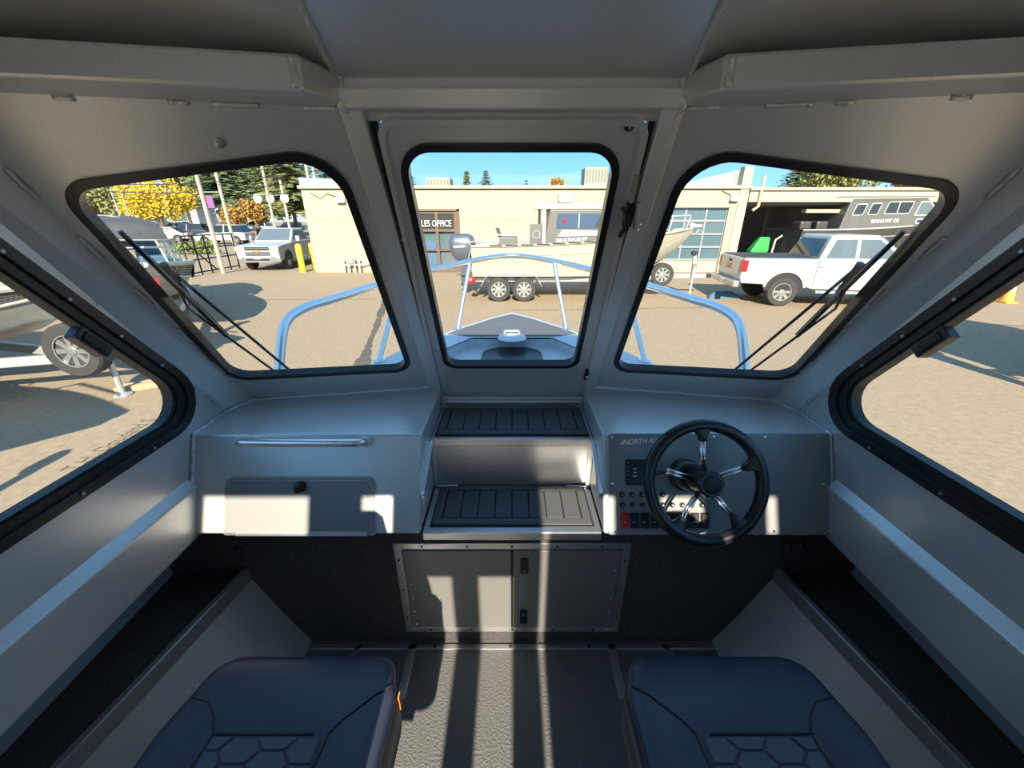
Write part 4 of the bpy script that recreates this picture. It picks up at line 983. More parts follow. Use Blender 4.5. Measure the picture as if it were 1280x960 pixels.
# outboard
ob = MB().loft([[Vector((x*k+dx, y*k, z)) for x, y in rpoly([(-.36, -.24), (.36, -.24), (.36, .24), (-.36, .24)], .16, 4)] for z, k, dx in ((1.02, .70, -.26), (1.10, .96, -.28), (1.32, 1.12, -.34), (1.56, 1.10, -.38), (1.72, .92, -.38), (1.79, .55, -.38))]).build('outboard_cowl', M_OUTB, cb, smooth='all')
text('cowl_letters', 'YAMAHA', M_LAMP, ob, (-.62, -.295, 1.40), (1, 0, .06), (0, 0, 1), width=.36, height=.07, th=.004, bold=.01)
MB().loft([[Vector((x*k-.30+dx, y*k*.8, z)) for x, y in ((-.2, -.14), (.2, -.14), (.2, .14), (-.2, .14))] for z, k, dx in ((1.06, 1, 0), (.85, .8, .03), (.60, .7, -.02), (.40, .5, -.05), (.28, .25, -.05))]).build('outboard_leg', M_OUTB, cb, bevel=.02)
MB().box((-.34, 0, .62), (.5, .3, .02)).build('cavitation_plate', M_OUTB, cb)
MB().bb((-.32, -.2, .95), (.02, .2, 1.32)).build('engine_bracket', M_HULLD, cb, bevel=.02)
MB().tube([(-.1, -.3, 1.5), (-.2, -.3, 1.55), (.2, -.5, 1.62), (.55, -.6, 1.52)], .025, 6).build('transom_rail', M_GALV, cb)
for k in range(4):
    MB().tube([(-.02, -.55-.06*k, 1.15+.1*k), (-.14, -.5-.05*k, .8+.12*k), (.0, -.6, .62)], .018, 5).build('transom_hose', M_GALV if k % 2 else M_TRIM, cb)
brl = [(4.2, -.86, 2.02), (4.9, -.72, 2.16), (5.6, -.46, 2.25), (6.25, -.08, 2.28), (6.25, .08, 2.28), (5.6, .46, 2.25), (4.9, .72, 2.16), (4.2, .86, 2.02)]
MB().tube(brl, .022, 6).build('bow_rail', M_GALV, cb)
for x, y, z in brl[:4]:
    f = x/L; MB().tube([(x, y, z), (x-.08, y*1.05, 1.5+.43*f*f)], .018, 6).build('rail_post', M_GALV, cb)
MB().tube([(4.3, -.95, 1.72), (4.6, -.75, 2.12)], .018, 6).build('rail_post', M_GALV, cb)
an_ = MB().box((6.45, 0, 2.0), (.36, .18, .09)).build('anchor_roller', M_CARW, cb, bevel=.02)
MB().tube([(6.3, 0, 2.08), (6.62, 0, 1.98), (6.52, 0, 1.80), (6.6, -.14, 1.86)], .025, 6).build('anchor', M_GALV, an_)
place(cb, (-1.10, 12.35, GZ), 0)
tr = trailer('galvanised tandem trailer under the white cabin boat, hitched to the white pickup', L, 1.25, .62, .72, .72, zt=.52, spare=(5.55, -.32, .66), letters=None)
place(tr, (-1.10, 12.35, GZ), 0)
MB().ball(Vector((-1.15, 11.3, GZ+.60)), .12, 10, 6).build('fender_buoy', M_RED, label='small red buoy hanging at the transom of the white cabin boat', cat='buoy')

# --- open aluminium boats (port side of the yard and unseen ones added for their shadows)
def open_boat(label, canvas):
    b = thing('aluminium_boat', label, 'boat')
    L, W = 5.6, 1.05
    rr = hull_rings(L, W, .70, .85, 1.28, 1.55)
    m = MB().loft(rr, cap=False, close=False); m.poly(rr[0]); m.build('hull', M_BOATB, b, smooth=True)
    m = MB(); m.loft([[r_[0]-Vector((0, 0, .04)), r_[-1]-Vector((0, 0, .04))] for r_ in rr], cap=False, close=False); m.build('deck', M_CARG, b)
    for s in (0, -1):
        sg = -1 if s == 0 else 1
        MB().tube([r_[s] for r_ in rr], .04, 6).build('gunwale', M_HULLW, b)
        MB().tube([r_[s].lerp(r_[1 if s == 0 else 5], .95)+Vector((0, sg*.01, 0)) for r_ in rr[:-1]], .018, 6).build('rub_rail', M_HULLW, b)
        # punched diamond-plate strip: rows of small raised diamonds
        m = MB()
        for i in range(6, 13):
            a0, a1, b0, b1 = rr[i][s], rr[i+1][s], rr[i][1 if s == 0 else 5], rr[i+1][1 if s == 0 else 5]
            for p_ in range(9):
                for q_ in range(5):
                    fu = (p_+.5*(q_ % 2)+.3)/9.5; fv = (q_+.8)/6
                    c = a0.lerp(a1, fu).lerp(b0.lerp(b1, fu), fv); ex_ = (a1-a0).normalized()*.026; ey_ = (b0-a0).normalized()*.026; n_ = ex_.cross(ey_).normalized()*.012*(1 if ex_.cross(ey_).y*sg > 0 else -1)
                    m.add([c-ex_+n_*.2, c-ey_+n_*.2, c+ex_+n_*.2, c+ey_+n_*.2, c+n_], [[0, 1, 4], [1, 2, 4], [2, 3, 4], [3, 0, 4]])
        o = m.build('diamond_plate', M_HULLD, b, kind='stuff')
        f_ = .60; c = rr[8][s].lerp(rr[8][1 if s == 0 else 5], .55)+Vector((0, sg*.01, 0))
        MB().lathe([(.17, 0), (.17, .012), (.15, .016)], c, (.0, sg, -.25), 24).build('round_badge', M_HULLD, b)
    # walk-through windshield
    ws = [((2.9, -.92, 1.36), (3.35, -.60, 1.40), (3.10, -.55, 1.80), (2.65, -.84, 1.78)), ((3.35, -.60, 1.40), (3.45, -.02, 1.42), (3.18, -.02, 1.82), (3.10, -.55, 1.80)),
          ((3.45, .02, 1.42), (3.35, .60, 1.40), (3.10, .55, 1.80), (3.18, .02, 1.82)), ((3.35, .60, 1.40), (2.9, .92, 1.36), (2.65, .84, 1.78), (3.10, .55, 1.80))]
    wsg = None
    for q in ws:
        wsg = MB().prism(q, (.008, 0, .008)).build('windshield_pane', M_GLASS, b)
        MB().tube([Vector(p) for p in q], .018, 6, closed=True).build('windshield_frame', M_HULLW, b)
    MB().loft([[Vector((3.45, -.60, 1.30)), Vector((3.45, .60, 1.30)), Vector((2.9, .9, 1.26)), Vector((2.9, -.9, 1.26))], [Vector((3.42, -.60, 1.42)), Vector((3.42, .60, 1.42)), Vector((2.9, .9, 1.38)), Vector((2.9, -.9, 1.38))]]).build('dashboard', M_HULLW, b)
    for s in (-1, 1):
        MB().box((2.35, s*.5, 1.36), (.40, .42, .25)).build('seat_base', M_BLUE, b, bevel=.04)
        MB().box((2.15, s*.5, 1.60), (.10, .42, .45)).build('seat_back', M_BLUE, b, bevel=.04)
    if canvas:
        m = MB(); st_ = []
        for x, z, wd in ((2.72, 1.80, .86), (2.5, 2.10, .84), (2.0, 2.22, .82), (1.3, 2.24, .82), (.6, 2.15, .82), (.3, 1.5, .95)):
            st_.append([Vector((x, -wd, max(1.32, z-.42))), Vector((x, -wd*.96, z-.10)), Vector((x, -wd*.6, z)), Vector((x, wd*.6, z)), Vector((x, wd*.96, z-.10)), Vector((x, wd, max(1.32, z-.42)))])
        m.loft(st_, cap=False, close=False); m.build('canvas_top', M_CANVAS, b, smooth=True)
        for x in (2.0, 1.3): MB().tube([(x, -.84, 1.3), (x, -.80, 2.12), (x, 0, 2.25), (x, .80, 2.12), (x, .84, 1.3)], .016, 6).build('canvas_bow', M_GALV, b)
    MB().box((-.28, 0, 1.45), (.5, .4, .55)).build('outboard_cowl', M_TRIM, b, bevel=.1, bseg=3)
    MB().loft([[Vector((x*k-.28, y*k, z)) for x, y in ((-.16, -.1), (.16, -.1), (.16, .1), (-.16, .1))] for z, k in ((1.25, 1), (.7, .7), (.4, .4))]).build('outboard_leg', M_TRIM, b)
    MB().tube([(4.0, -.62, 1.45), (4.3, -.55, 1.72), (5.2, -.10, 1.78), (5.2, .10, 1.78), (4.3, .55, 1.72), (4.0, .62, 1.45)], .018, 6).build('bow_rail', M_GALV, b)
    return b
ob1 = open_boat('bare aluminium boat with diamond plate bow and round badge, spare wheel ahead of it', False)
tr1 = trailer('galvanised boat trailer with lettered frame, spare wheel and jack on wood blocks', 5.6, 1.05, .95, 1.8, 0, zt=.46, spare=(5.95, -.30, .70), letters='BERKY')
place(ob1, (-10.95, 4.85, GZ-.06), 2); place(tr1, (-11.35, 4.75, GZ), 2)
ob2 = open_boat('aluminium boat with charcoal canvas top and white framed windshield, bow towards the yard', True)
tr2 = trailer('boat trailer with red winch under the canvas topped boat', 5.6, 1.05, .85, 1.8, 0, zt=.30)
place(ob2, (-11.1, 11.3, GZ-.32), -42); ob2.scale = (1.15,)*3; place(tr2, (-11.1, 11.3, GZ), -42); tr2.scale = (1.15,)*3
# unseen boats added just outside the frame so their shadows cross the asphalt
ob3 = copy_tree(ob2); ob3['label'] = 'aluminium boat with charcoal canvas top parked level with the cabin, port side'
tr3 = copy_tree(tr2); tr3['label'] = 'boat trailer under the canvas topped boat parked level with the cabin, port side'
for o_ in (ob3, tr3): place(o_, (-11.2, 1.3, GZ), 0)
ob4 = copy_tree(ob2); ob4['label'] = 'aluminium boat with charcoal canvas top parked level with the cabin, starboard side'
tr4 = copy_tree(tr2); tr4['label'] = 'boat trailer under the canvas topped boat parked level with the cabin, starboard side'
for o_ in (ob4, tr4): place(o_, (7.7, 4.3, GZ), 0); o_.scale = (1.2, 1.0, 1.2)
# wood blocks under the jack
jp = ground(160, 487)
for k in range(2):
    MB().box((jp.x+.16, jp.y-.02+k*.15, GZ+.045), (.46, .09, .085), Matrix.Rotation(R(30), 3, 'Z')).build('timber_block', M_WOODB, bevel=.006, label='short timber block on the asphalt by the trailer jack', cat='wood block', group='timber blocks by the jack')

# --- dark boat in the open bay
sb = thing('cabin_boat', 'dark grey cabin boat with white framed windows stored in the open bay', 'boat')
L, W = 6.9, 1.25
rr = [[p+Vector((1.3, 0, 0)) for p in r_] for r_ in hull_rings(L, W, .60, .85, 1.75, 2.1)]
m = MB().loft(rr, cap=False, close=False); m.poly(rr[0]); m.build('hull', M_HULLD, sb, smooth=True)
m = MB(); m.loft([[r_[0]-Vector((0, 0, .03)), r_[-1]-Vector((0, 0, .03))] for r_ in rr], cap=False, close=False); m.build('deck', M_HULLG, sb)
for s in (0, -1):
    MB().tube([r_[s] for r_ in rr], .035, 6).build('gunwale', M_GALV, sb)
    MB().tube([r_[s].lerp(r_[2 if s == 0 else 4], .35)+Vector((0, -.01 if s == 0 else .01, 0)) for r_ in rr[:-1]], .02, 6).build('hull_rail', M_GALV, sb)
cab = MB().prism([(x, -1.1, z) for x, z in ((2.9, 1.72), (7.3, 1.92), (6.2, 3.02), (3.1, 2.98))], (0, 2.2, 0)).build('cabin', M_HULLG, sb, bevel=.04)
for s in (-1, 1):
    y = s*1.106
    for x0, x1, z0, z1 in ((3.25, 3.75, 2.30, 2.75), (3.88, 4.35, 2.32, 2.78), (4.55, 5.65, 2.36, 2.84)):
        q = rpoly([(x0, z0), (x1-.04, z0+.02), (x1+.06, z1+.02), (x0+.1, z1)], .06, 3)
        f_ = MB().plate(q, [], (Vector((0, y, 0)), Vector((1, 0, 0)), Vector((0, 0, 1)), Vector((0, s, 0))), .01, .010).build('window_frame', M_CARW, cab)
        MB().plate(rpoly(offs([(x0, z0), (x1-.04, z0+.02), (x1+.06, z1+.02), (x0+.1, z1)], .035), .04, 3), [], (Vector((0, y, 0)), Vector((1, 0, 0)), Vector((0, 0, 1)), Vector((0, s, 0))), .01, .016).build('pane', M_CGLASS, f_)
    MB().bb((5.08, y, 2.38), (5.12, y+s*.02, 2.84)).build('window_divider', M_CARW, cab)
    q = [(5.85, 2.30), (7.0, 2.32), (6.35, 2.86), (5.95, 2.86)]
    f_ = MB().prism([(x, y, z) for x, z in q], (0, s*.012, 0)).build('window_frame', M_CARW, cab)
    MB().prism([(x, y+s*.012, z) for x, z in offs(q, .05)], (0, s*.008, 0)).build('pane', M_CGLASSL, f_)
    q = rpoly([(6.0, 1.98), (6.9, 2.0), (6.8, 2.20), (6.0, 2.20)], .08, 4)
    f_ = MB().plate(q, [], (Vector((0, y, 0)), Vector((1, 0, 0)), Vector((0, 0, 1)), Vector((0, s, 0))), .01, .012).build('porthole_frame', M_CARW, cab)
    MB().plate(rpoly([(6.06, 2.03), (6.82, 2.05), (6.74, 2.15), (6.06, 2.15)], .04, 4), [], (Vector((0, y, 0)), Vector((1, 0, 0)), Vector((0, 0, 1)), Vector((0, s, 0))), .01, .016).build('porthole', M_CGLASS, f_)
text('boat_letters', 'SEAHAWK OS', M_WHITE, cab, (4.15, -1.108, 2.02), (1, 0, .03), (0, 0, 1), width=1.15, height=.14, th=.004, bold=.004)
MB().prism([(2.4, -1.15, 3.0), (6.5, -1.15, 3.02), (6.3, -1.15, 3.12), (2.5, -1.15, 3.10)], (0, 2.3, 0)).build('cabin_roof', M_CARG, sb, bevel=.03)
for y in (-1.0, 1.0): MB().tube([(2.6, y, 3.14), (2.9, y, 3.26), (6.1, y, 3.28), (6.3, y, 3.14)], .025, 6).build('roof_rail', M_GALV, sb)
MB().box((5.7, -.4, 3.28), (.7, .5, .26)).build('roof_unit', M_HULLD, sb, bevel=.05)
for x in (1.7, 2.4): MB().box((x, -.5, 1.92), (.5, .6, .35)).build('deck_seat', M_HULLD, sb, bevel=.08)
place(sb, (10.9, 18.9, GZ), 0)
MB().bb((12.6, 18.3, GZ), (17.2, 18.5, GZ+.72)).build('boat_cradle', M_HULLD, label='dark steel cradle carrying the grey boat in the bay', cat='cradle')

# ================================================================ BUILDING
BY = 17.9
bd = thing('workshop_building', 'long low cream workshop building with sales office and glazed garage door', 'building', (0, BY, GZ))
TOPZ = 1.12
# front wall with openings for shop front and garage door
FRB = (Vector((0, BY, 0)), Vector((1, 0, 0)), Vector((0, 0, 1)), Vector((0, -1, 0)))
ow = [(-8.65, GZ), (-4.75, GZ), (-4.75, .30), (-2.28, .30), (-2.28, GZ), (5.6, GZ), (5.6, .42), (9.05, .42), (9.05, GZ), (9.75, GZ), (9.75, TOPZ), (-8.65, TOPZ)]
MB().plate(ow, [], FRB, .25).build('front_wall', M_CREAM, bd)
MB().bb((-8.65, BY+.25, GZ), (-8.4, BY+12, TOPZ)).build('side_wall', M_CREAM, bd)
MB().bb((9.5, BY+.25, GZ), (9.75, BY+6, TOPZ)).build('side_wall', M_CREAM, bd)
MB().bb((-8.7, BY, TOPZ-.05), (9.8, BY+12, TOPZ)).build('roof', M_CARG, bd)
MB().bb((-8.75, BY-.10, TOPZ), (9.8, BY+.2, TOPZ+.12)).build('fascia', M_CREAML, bd, bevel=.01)
x = -8.1
while x < 9.6:
    if not (-4.8 < x < -2.2 or 5.5 < x < 9.1): MB().bb((x-.012, BY-.012, GZ), (x+.012, BY, TOPZ)).build('wall_seam', M_CREAMD if int(x*3) % 4 == 0 else M_CREAML, bd)
    x += .61
MB().bb((-8.65, BY-.012, -.05), (-4.8, BY, -.03)).build('wall_band', M_CREAMD, bd); MB().bb((-2.2, BY-.012, -.05), (5.5, BY, -.03)).build('wall_band', M_CREAMD, bd)
# shop front
sf = MB().bb((-4.75, BY+.2, GZ), (-2.28, BY+.24, .30)).build('shop_front', M_SHOPG, bd)
for x0 in (-4.75, -4.0, -3.25, -2.45): MB().bb((x0, BY+.02, GZ), (x0+.12, BY+.2, .30)).build('mullion', M_BROWN, sf)
for z0 in (GZ, -.52, .18, -1.3): MB().bb((-4.75, BY+.04, z0), (-2.28, BY+.2, z0+(.10 if z0 != -1.3 else .05))).build('transom', M_BROWN, sf)
MB().bb((-3.9, BY+.18, -1.9), (-3.3, BY+.22, -.9)).build('poster', M_BLUE, sf)
MB().bb((-3.1, BY+.16, -2.0), (-2.5, BY+.2, -1.0)).build('poster', M_CGLASSL, sf)
MB().bb((-4.7, BY+.1, -.42), (-2.4, BY+.16, .14)).build('sign_board', M_SIGNB, sf)
text('sign_letters', 'SALES OFFICE', M_WHITE, sf, (-4.12, BY+.015, -.32), (1, 0, 0), (0, 0, 1), width=1.55, height=.25, th=.004, bold=0.)
MB().bb((-4.8, BY-.03, .28), (-2.2, BY+.05, .36)).build('door_head', M_BROWN, bd)
MB().bb((-2.32, BY-.03, GZ), (-2.20, BY+.05, .36)).build('door_jamb', M_BROWN, bd)
# glazed garage door
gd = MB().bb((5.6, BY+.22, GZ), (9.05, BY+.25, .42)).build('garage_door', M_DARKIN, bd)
nc, nr = 4, 5; cw, rh = 3.45/nc, 2.62/nr
for c in range(nc+1): MB().bb((5.6+c*cw-.035, BY+.10, GZ), (5.6+c*cw+.035, BY+.18, .42)).build('stile', M_CARG, gd)
for r_ in range(nr+1): MB().bb((5.6, BY+.09, GZ+r_*rh-.03), (9.05, BY+.17, GZ+r_*rh+.05)).build('rail', M_CARG, gd)
for c in range(nc):
    for r_ in range(1, nr): MB().bb((5.6+c*cw+.035, BY+.13, GZ+r_*rh+.05), (5.6+(c+1)*cw-.035, BY+.14, GZ+(r_+1)*rh-.03)).build('pane', M_SHOPG, gd)
    MB().bb((5.6+c*cw+.035, BY+.13, GZ+.05), (5.6+(c+1)*cw-.035, BY+.14, GZ+rh-.03)).build('bottom_panel', M_CREAML, gd)
MB().bb((5.5, BY-.04, .42), (9.15, BY, .50)).build('door_head', M_CREAML, bd)
# wall lamps, pipes
for x, z in ((-7.05, .72), (9.15, .78)):
    l_ = MB().prism([(x-.18, BY, z-.14), (x-.18, BY, z+.14), (x-.18, BY-.10, z+.10), (x-.18, BY-.18, z-.10)], (.36, 0, 0)).build('wall_lamp', M_CARG, bd)
    MB().bb((x-.15, BY-.17, z-.12), (x+.15, BY-.02, z-.10)).build('lamp_lens', M_LAMP, l_)
MB().tube([(-8.3, BY-.03, .98), (-7.9, BY-.05, .75), (-7.6, BY-.05, .95), (-7.2, BY-.03, .80)], .012, 5).build('wall_cable', M_TRIM, bd)
MB().tube([(8.6, BY-.03, 1.05), (9.0, BY-.03, .88)], .012, 5).build('wall_cable', M_TRIM, bd)
gm = thing('gas_meter', 'grey pipework of a gas meter at the foot of the cream wall', 'pipes', (-6.9, BY-.25, GZ))
for x in (-7.3, -7.08, -6.82, -6.62): MB().tube([(x, BY-.25, GZ), (x, BY-.25, GZ+.62)], .04, 8).build('pipe', M_GALV, gm)
MB().tube([(-7.3, BY-.25, GZ+.35), (-6.62, BY-.25, GZ+.35), (-6.15, BY-.1, GZ+.40), (-6.15, BY-.05, GZ+1.5)], .03, 8).build('pipe', M_GALV, gm)
MB().box((-6.95, BY-.25, GZ+.52), (.24, .2, .26)).build('meter_body', M_CARG, gm, bevel=.03)
# raised parapet left, slanted screen right
MB().prism([(-8.7, BY+.05, TOPZ+.12), (-8.7, BY+.05, TOPZ+.42), (-6.6, BY+.05, TOPZ+.34), (-6.6, BY+.05, TOPZ+.12)], (0, .15, 0)).build('parapet', M_CARG, bd)
MB().prism([(6.3, BY+.3, TOPZ+.05), (9.35, BY+.3, TOPZ+.72), (9.35, BY+.3, TOPZ+.05)], (0, .12, 0)).build('roof_screen', M_CARG, bd)
MB().bb((9.35, BY-.05, GZ), (9.72, BY+.3, TOPZ+.80)).build('corner_pier', M_CREAML, bd)
# roof units
for (x, y, w_, h_, d_) in ((-4.1, BY+7, 1.35, .95, 1.2), (4.25, BY+5, 1.15, 1.25, 1.1)):
    hv = thing('rooftop_unit', 'pale louvred rooftop air unit above the %s' % ('sales office' if x < 0 else 'white cabin boat'), 'air conditioner', (x, y, TOPZ), group='rooftop air units')
    MB().bb((x-w_/2, y-d_/2, TOPZ), (x+w_/2, y+d_/2, TOPZ+h_)).build('casing', M_HVAC, hv, bevel=.03)
    for k in range(7):
        xx = x-w_/2+.12+k*(w_-.24)/6; MB().bb((xx-.04, y-d_/2-.02, TOPZ+h_*.45), (xx+.04, y-d_/2, TOPZ+h_-.1)).build('louvre', M_HVACD, hv)
    MB().bb((x+w_/2, y-.3, TOPZ), (x+w_/2+.4, y+.3, TOPZ+h_*.5)).build('duct', M_CREAML, hv)
# open bay to starboard
bay = thing('boat_bay', 'open fronted cream roofed boat bay with dark interior', 'building', (16, BY, GZ))
MB().bb((9.75, BY-.1, .62), (27, BY+.2, 1.06)).build('header_beam', M_CREAML, bay, bevel=.01)
MB().bb((9.7, BY-.2, 1.06), (27.2, BY+8, 1.16)).build('roof', M_CREAML, bay)
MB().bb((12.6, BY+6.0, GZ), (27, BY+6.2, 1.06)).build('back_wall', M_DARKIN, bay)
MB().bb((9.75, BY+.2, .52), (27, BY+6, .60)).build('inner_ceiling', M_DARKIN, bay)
MB().bb((26.8, BY, GZ), (27, BY+6, 1.06)).build('side_wall', M_CREAM, bay)
MB().bb((12.55, BY+3.0, GZ), (12.75, BY+3.2, .55)).build('steel_column', M_BROWN, bay)
MB().bb((10.4, BY+2.0, GZ), (10.6, BY+2.2, .55)).build('steel_column', M_BROWN, bay)
MB().bb((12.5, BY+.3, .22), (18.6, BY+.6, .36)).build('curtain_rail', M_CREAM, bay)
for z in (-1.2, -.5, .1): MB().bb((10.0, BY+5.9, z), (12.6, BY+6.0, z+.08)).build('shelf_rail', M_BROWN, bay)
MB().bb((18.2, BY+.2, -.05), (18.6, BY+.5, .55)).build('inner_pier', M_CREAM, bay)
MB().tube([(10.15, BY-.16, 1.6), (10.15, BY-.16, .45), (9.95, BY-.16, .30)], .06, 8).build('downspout', M_CREAML, bay)
gb = MB().loft([[Vector((x*k+10.95+dx, y*k+18.4, z)) for x, y in ((-.38, -.2), (.38, -.2), (.38, .2), (-.38, .2))] for z, k, dx in ((GZ, .7, -.15), (GZ+.55, .9, -.1), (GZ+.9, 1., -.02), (GZ+1.45, .55, .16))]).build('green_bin', M_GREENP, bevel=.04, label='bright green plastic bin standing inside the open bay', cat='bin')
tb = MB().tube([(11.9, 19.0, GZ), (12.0, 19.0, GZ+1.3), (12.35, 18.9, GZ+1.6)], .05, 8).build('hose_stand', M_GALV, label='thin grey hose stand beside the green bin in the bay', cat='stand')
bt = MB().loft([[Vector((6.35+x*k*(1+.18*math.sin(7*x+9*y)), 11.9+y*k*(1+.2*math.cos(11*x)), GZ+z*(1+.5*math.sin(9*x+3*y)))) for x, y in rpoly([(-.45, -.3), (.45, -.3), (.45, .3), (-.45, .3)], .15, 5)] for z, k in ((0, 1), (.07, .9), (.12, .7), (.15, .5), (.12, .25), (.14, .05))]).build('blue_tarp', M_BLUE, bevel=.02, label='crumpled blue tarp on the asphalt behind the white pickup', cat='tarp')
# far white shed
sh = thing('white_shed', 'long white shed behind the canvas topped boat', 'building', (-90, 95, GZ))
MB().bb((-114, 95, GZ), (-70, 101, 2.2)).build('wall', M_CARW, sh); MB().bb((-114.3, 94.6, 2.2), (-69.7, 101.4, 2.6)).build('roof', M_CARG, sh)
for k in range(6): MB().bb((-111+k*7, 94.95, -.6), (-107.5+k*7, 95, 1.2)).build('window', M_SHOPG, sh)

# ================================================================ YARD FURNITURE
for (u, v, lb) in ((379, 340, 'yellow steel bollard standing free before the silver pickup'), (395, 337, 'yellow steel bollard next to the corner of the cream wall')):
    p = ground(u, v); b_ = MB().lathe([(.13, 0), (.13, 1.10), (.09, 1.17), (.03, 1.19)], p, (0, 0, 1), 16).build('bollard', M_YEL, smooth=True, label=lb, cat='bollard', group='yellow bollards')
# black sliding gate
ga, gb_ = ground(240, 346), ground(300, 335)
gt = thing('yard_gate', 'black metal sliding gate with diagonal brace at the yard entrance', 'gate', tuple(ga))
dv = (gb_-ga); hgt = 1.55
for z in (.12, .62, 1.05, hgt): MB().tube([ga+Vector((0, 0, z)), gb_+Vector((0, 0, z))], .03, 6).build('rail', M_TRIM, gt)
for k in range(6): p = ga+dv*k/5; MB().tube([p+Vector((0, 0, .0)), p+Vector((0, 0, hgt))], .03, 6).build('upright', M_TRIM, gt)
MB().tube([ga+Vector((0, 0, hgt-.1)), ga+dv*.5+Vector((0, 0, .12))], .03, 6).build('brace', M_TRIM, gt)
MB().lathe([(.12, -.03), (.12, .03)], ga+Vector((0, 0, .12)), (0, 1, 0), 12).build('roller', M_TRIM, gt)
# hedge
hp0 = ground(244, 318)
m = MB()
for k in range(500):
    c = hp0+Vector((random.uniform(-1.6, 1.6), random.uniform(-.4, .4), random.uniform(.05, .8))); a = random.uniform(0, 6.3); d = Vector((math.cos(a), math.sin(a), random.uniform(-.5, .5)))*.1; e = Vector((random.uniform(-1, 1), random.uniform(-1, 1), 1)).normalized()*.1
    m.poly([c-d, c-e, c+d, c+e])
m.build('clipped_hedge', M_HEDGE, label='low clipped green hedge behind the black gate', cat='hedge')
# cone right
cp = ground(1256, 378); cn = thing('traffic_cone', 'orange traffic cone with pale band on the asphalt', 'cone', tuple(cp))
MB().box(cp+Vector((0, 0, .02)), (.36, .36, .04)).build('base', M_CONE, cn); MB().lathe([(.15, .04), (.10, .32)], cp, (0, 0, 1), 16).build('lower_cone', M_CONE, cn, smooth=True)
MB().lathe([(.10, .32), (.065, .52)], cp, (0, 0, 1), 16).build('pale_band', M_CREAML, cn, smooth=True); MB().lathe([(.065, .52), (.03, .70)], cp, (0, 0, 1), 16).build('cone_tip', M_CONE, cn, smooth=True)

# ================================================================ POLES AND WIRES
def pole(u0, v0, u1, v1, Y, r, label, m_=M_WOODP, extra=None):
    a = atY(u0, v0, Y); h = atY(u1, v1, Y).z
    t = thing('utility_pole', label, 'pole', (a.x, Y, GZ))
    MB().tube([(a.x, Y, GZ), (a.x, Y, h)], [r, r*.8], 8).build('shaft', m_, t)
    return t, Vector((a.x, Y, h))
tops = []
for args in ((280, 343, 248, 205, 17.6, .09, 'pale wooden pole standing at the black gate'), (291, 298, 270, 205, 30, .12, 'pale wooden pole carrying a banner past the gate'),
             (345, 290, 326, 200, 40, .13, 'slim pole rising behind the silver pickup cab'), (362, 284, 349, 225, 42, .14, 'short pole with road signs beyond the parked cars'),
             (399, 300, 380, 180, 26, .10, 'tall pole behind the corner of the cream building'), (405, 290, 386, 180, 32, .11, 'second tall pole behind the corner of the cream building'),
             (172, 300, 150, 238, 36, .06, 'thin light mast by the white shed'), (160, 298, 138, 236, 44, .08, 'thin light mast beyond the white shed')):
    t_, p_ = pole(*args); tops.append((t_, p_))
t_, p_ = tops[1]; MB().box(p_+Vector((-.9, 0, -2.3)), (.45, .05, .8)).build('banner', M_BANNER, t_); MB().tube([p_+Vector((0, 0, -1.7)), p_+Vector((-1.3, 0, -1.7))], .03, 6).build('banner_arm', M_GALV, t_)
t_, p_ = tops[3]; 
for dx in (-2.4, -1.2, .2): MB().lathe([(.42, 0), (.42, .05)], p_+Vector((dx, -.2, -1.6)), (0, -1, 0), 14).build('road_sign', M_CARW, t_)
MB().tube([p_+Vector((-2.8, -.1, -1.3)), p_+Vector((.6, -.1, -1.3))], .05, 6).build('sign_arm', M_GALV, t_)
def wire(a, b, sag):
    q = [Vector(a).lerp(Vector(b), k/16)-Vector((0, 0, sag*4*(k/16)*(1-k/16))) for k in range(17)]
    MB().tube(q, .025, 4).build('overhead_wire', M_TRIM, label='thin dark overhead wire crossing the sky by the tall evergreens', cat='wire', group='overhead wires')
wire(atY(60, 225, 34), atY(430, 208, 27), .6); wire(atY(60, 232, 36), atY(430, 218, 29), .8); wire(atY(240, 212, 38), atY(430, 190, 30), .5); wire(atY(60, 245, 40), atY(420, 236, 34), .5)

# ================================================================ TREES
def leafy(name, label, Y, u, vtop, vbase, wpx, leaf, n=1500, ls=.28, trunk=True, group=None, vcrown=None):
    b = atY(u, vbase, Y); h = atY(u, vtop, Y).z; w2 = wpx/2/FPX*Y/1.07
    t = thing(name, label, 'tree', (b.x, Y, GZ), group)
    MB().tube([(b.x, Y, GZ), (b.x+.1, Y, GZ+(h-GZ)*.5), (b.x, Y, h-.5)], [.28, .2, .06], 8).build('trunk', M_BARK, t)
    zc = atY(u, vcrown, Y).z if vcrown else GZ+(h-GZ)*.35
    rng = random.Random(hash(label) % 1000 if False else len(label)*7+int(u)); blobs = []
    for k in range(11):
        a = rng.uniform(0, 6.28); rr_ = rng.uniform(.15, .72); f = rng.uniform(0, 1)
        blobs.append((b.x+w2*rr_*math.cos(a)*(1-.35*f), Y+w2*rr_*math.sin(a)*.8, zc+(h-zc)*(.2+.62*f), w2*rng.uniform(.30, .46)))
    m = MB()
    for k in range(n):
        x, y, z, r_ = rng.choice(blobs); d = Vector((rng.gauss(0, 1), rng.gauss(0, 1), rng.gauss(0, .8))).normalized()*r_*rng.uniform(.65, 1.05)
        c = Vector((x, y, z))+d; e = Vector((rng.gauss(0, 1), rng.gauss(0, 1), rng.gauss(0, 1))).normalized()*ls; f = e.cross(Vector((rng.gauss(0, 1), rng.gauss(0, 1), rng.gauss(0, 1)))).normalized()*ls*.7
        m.poly([c-e, c-f, c+e, c+f])
    m.build('foliage', leaf, t)
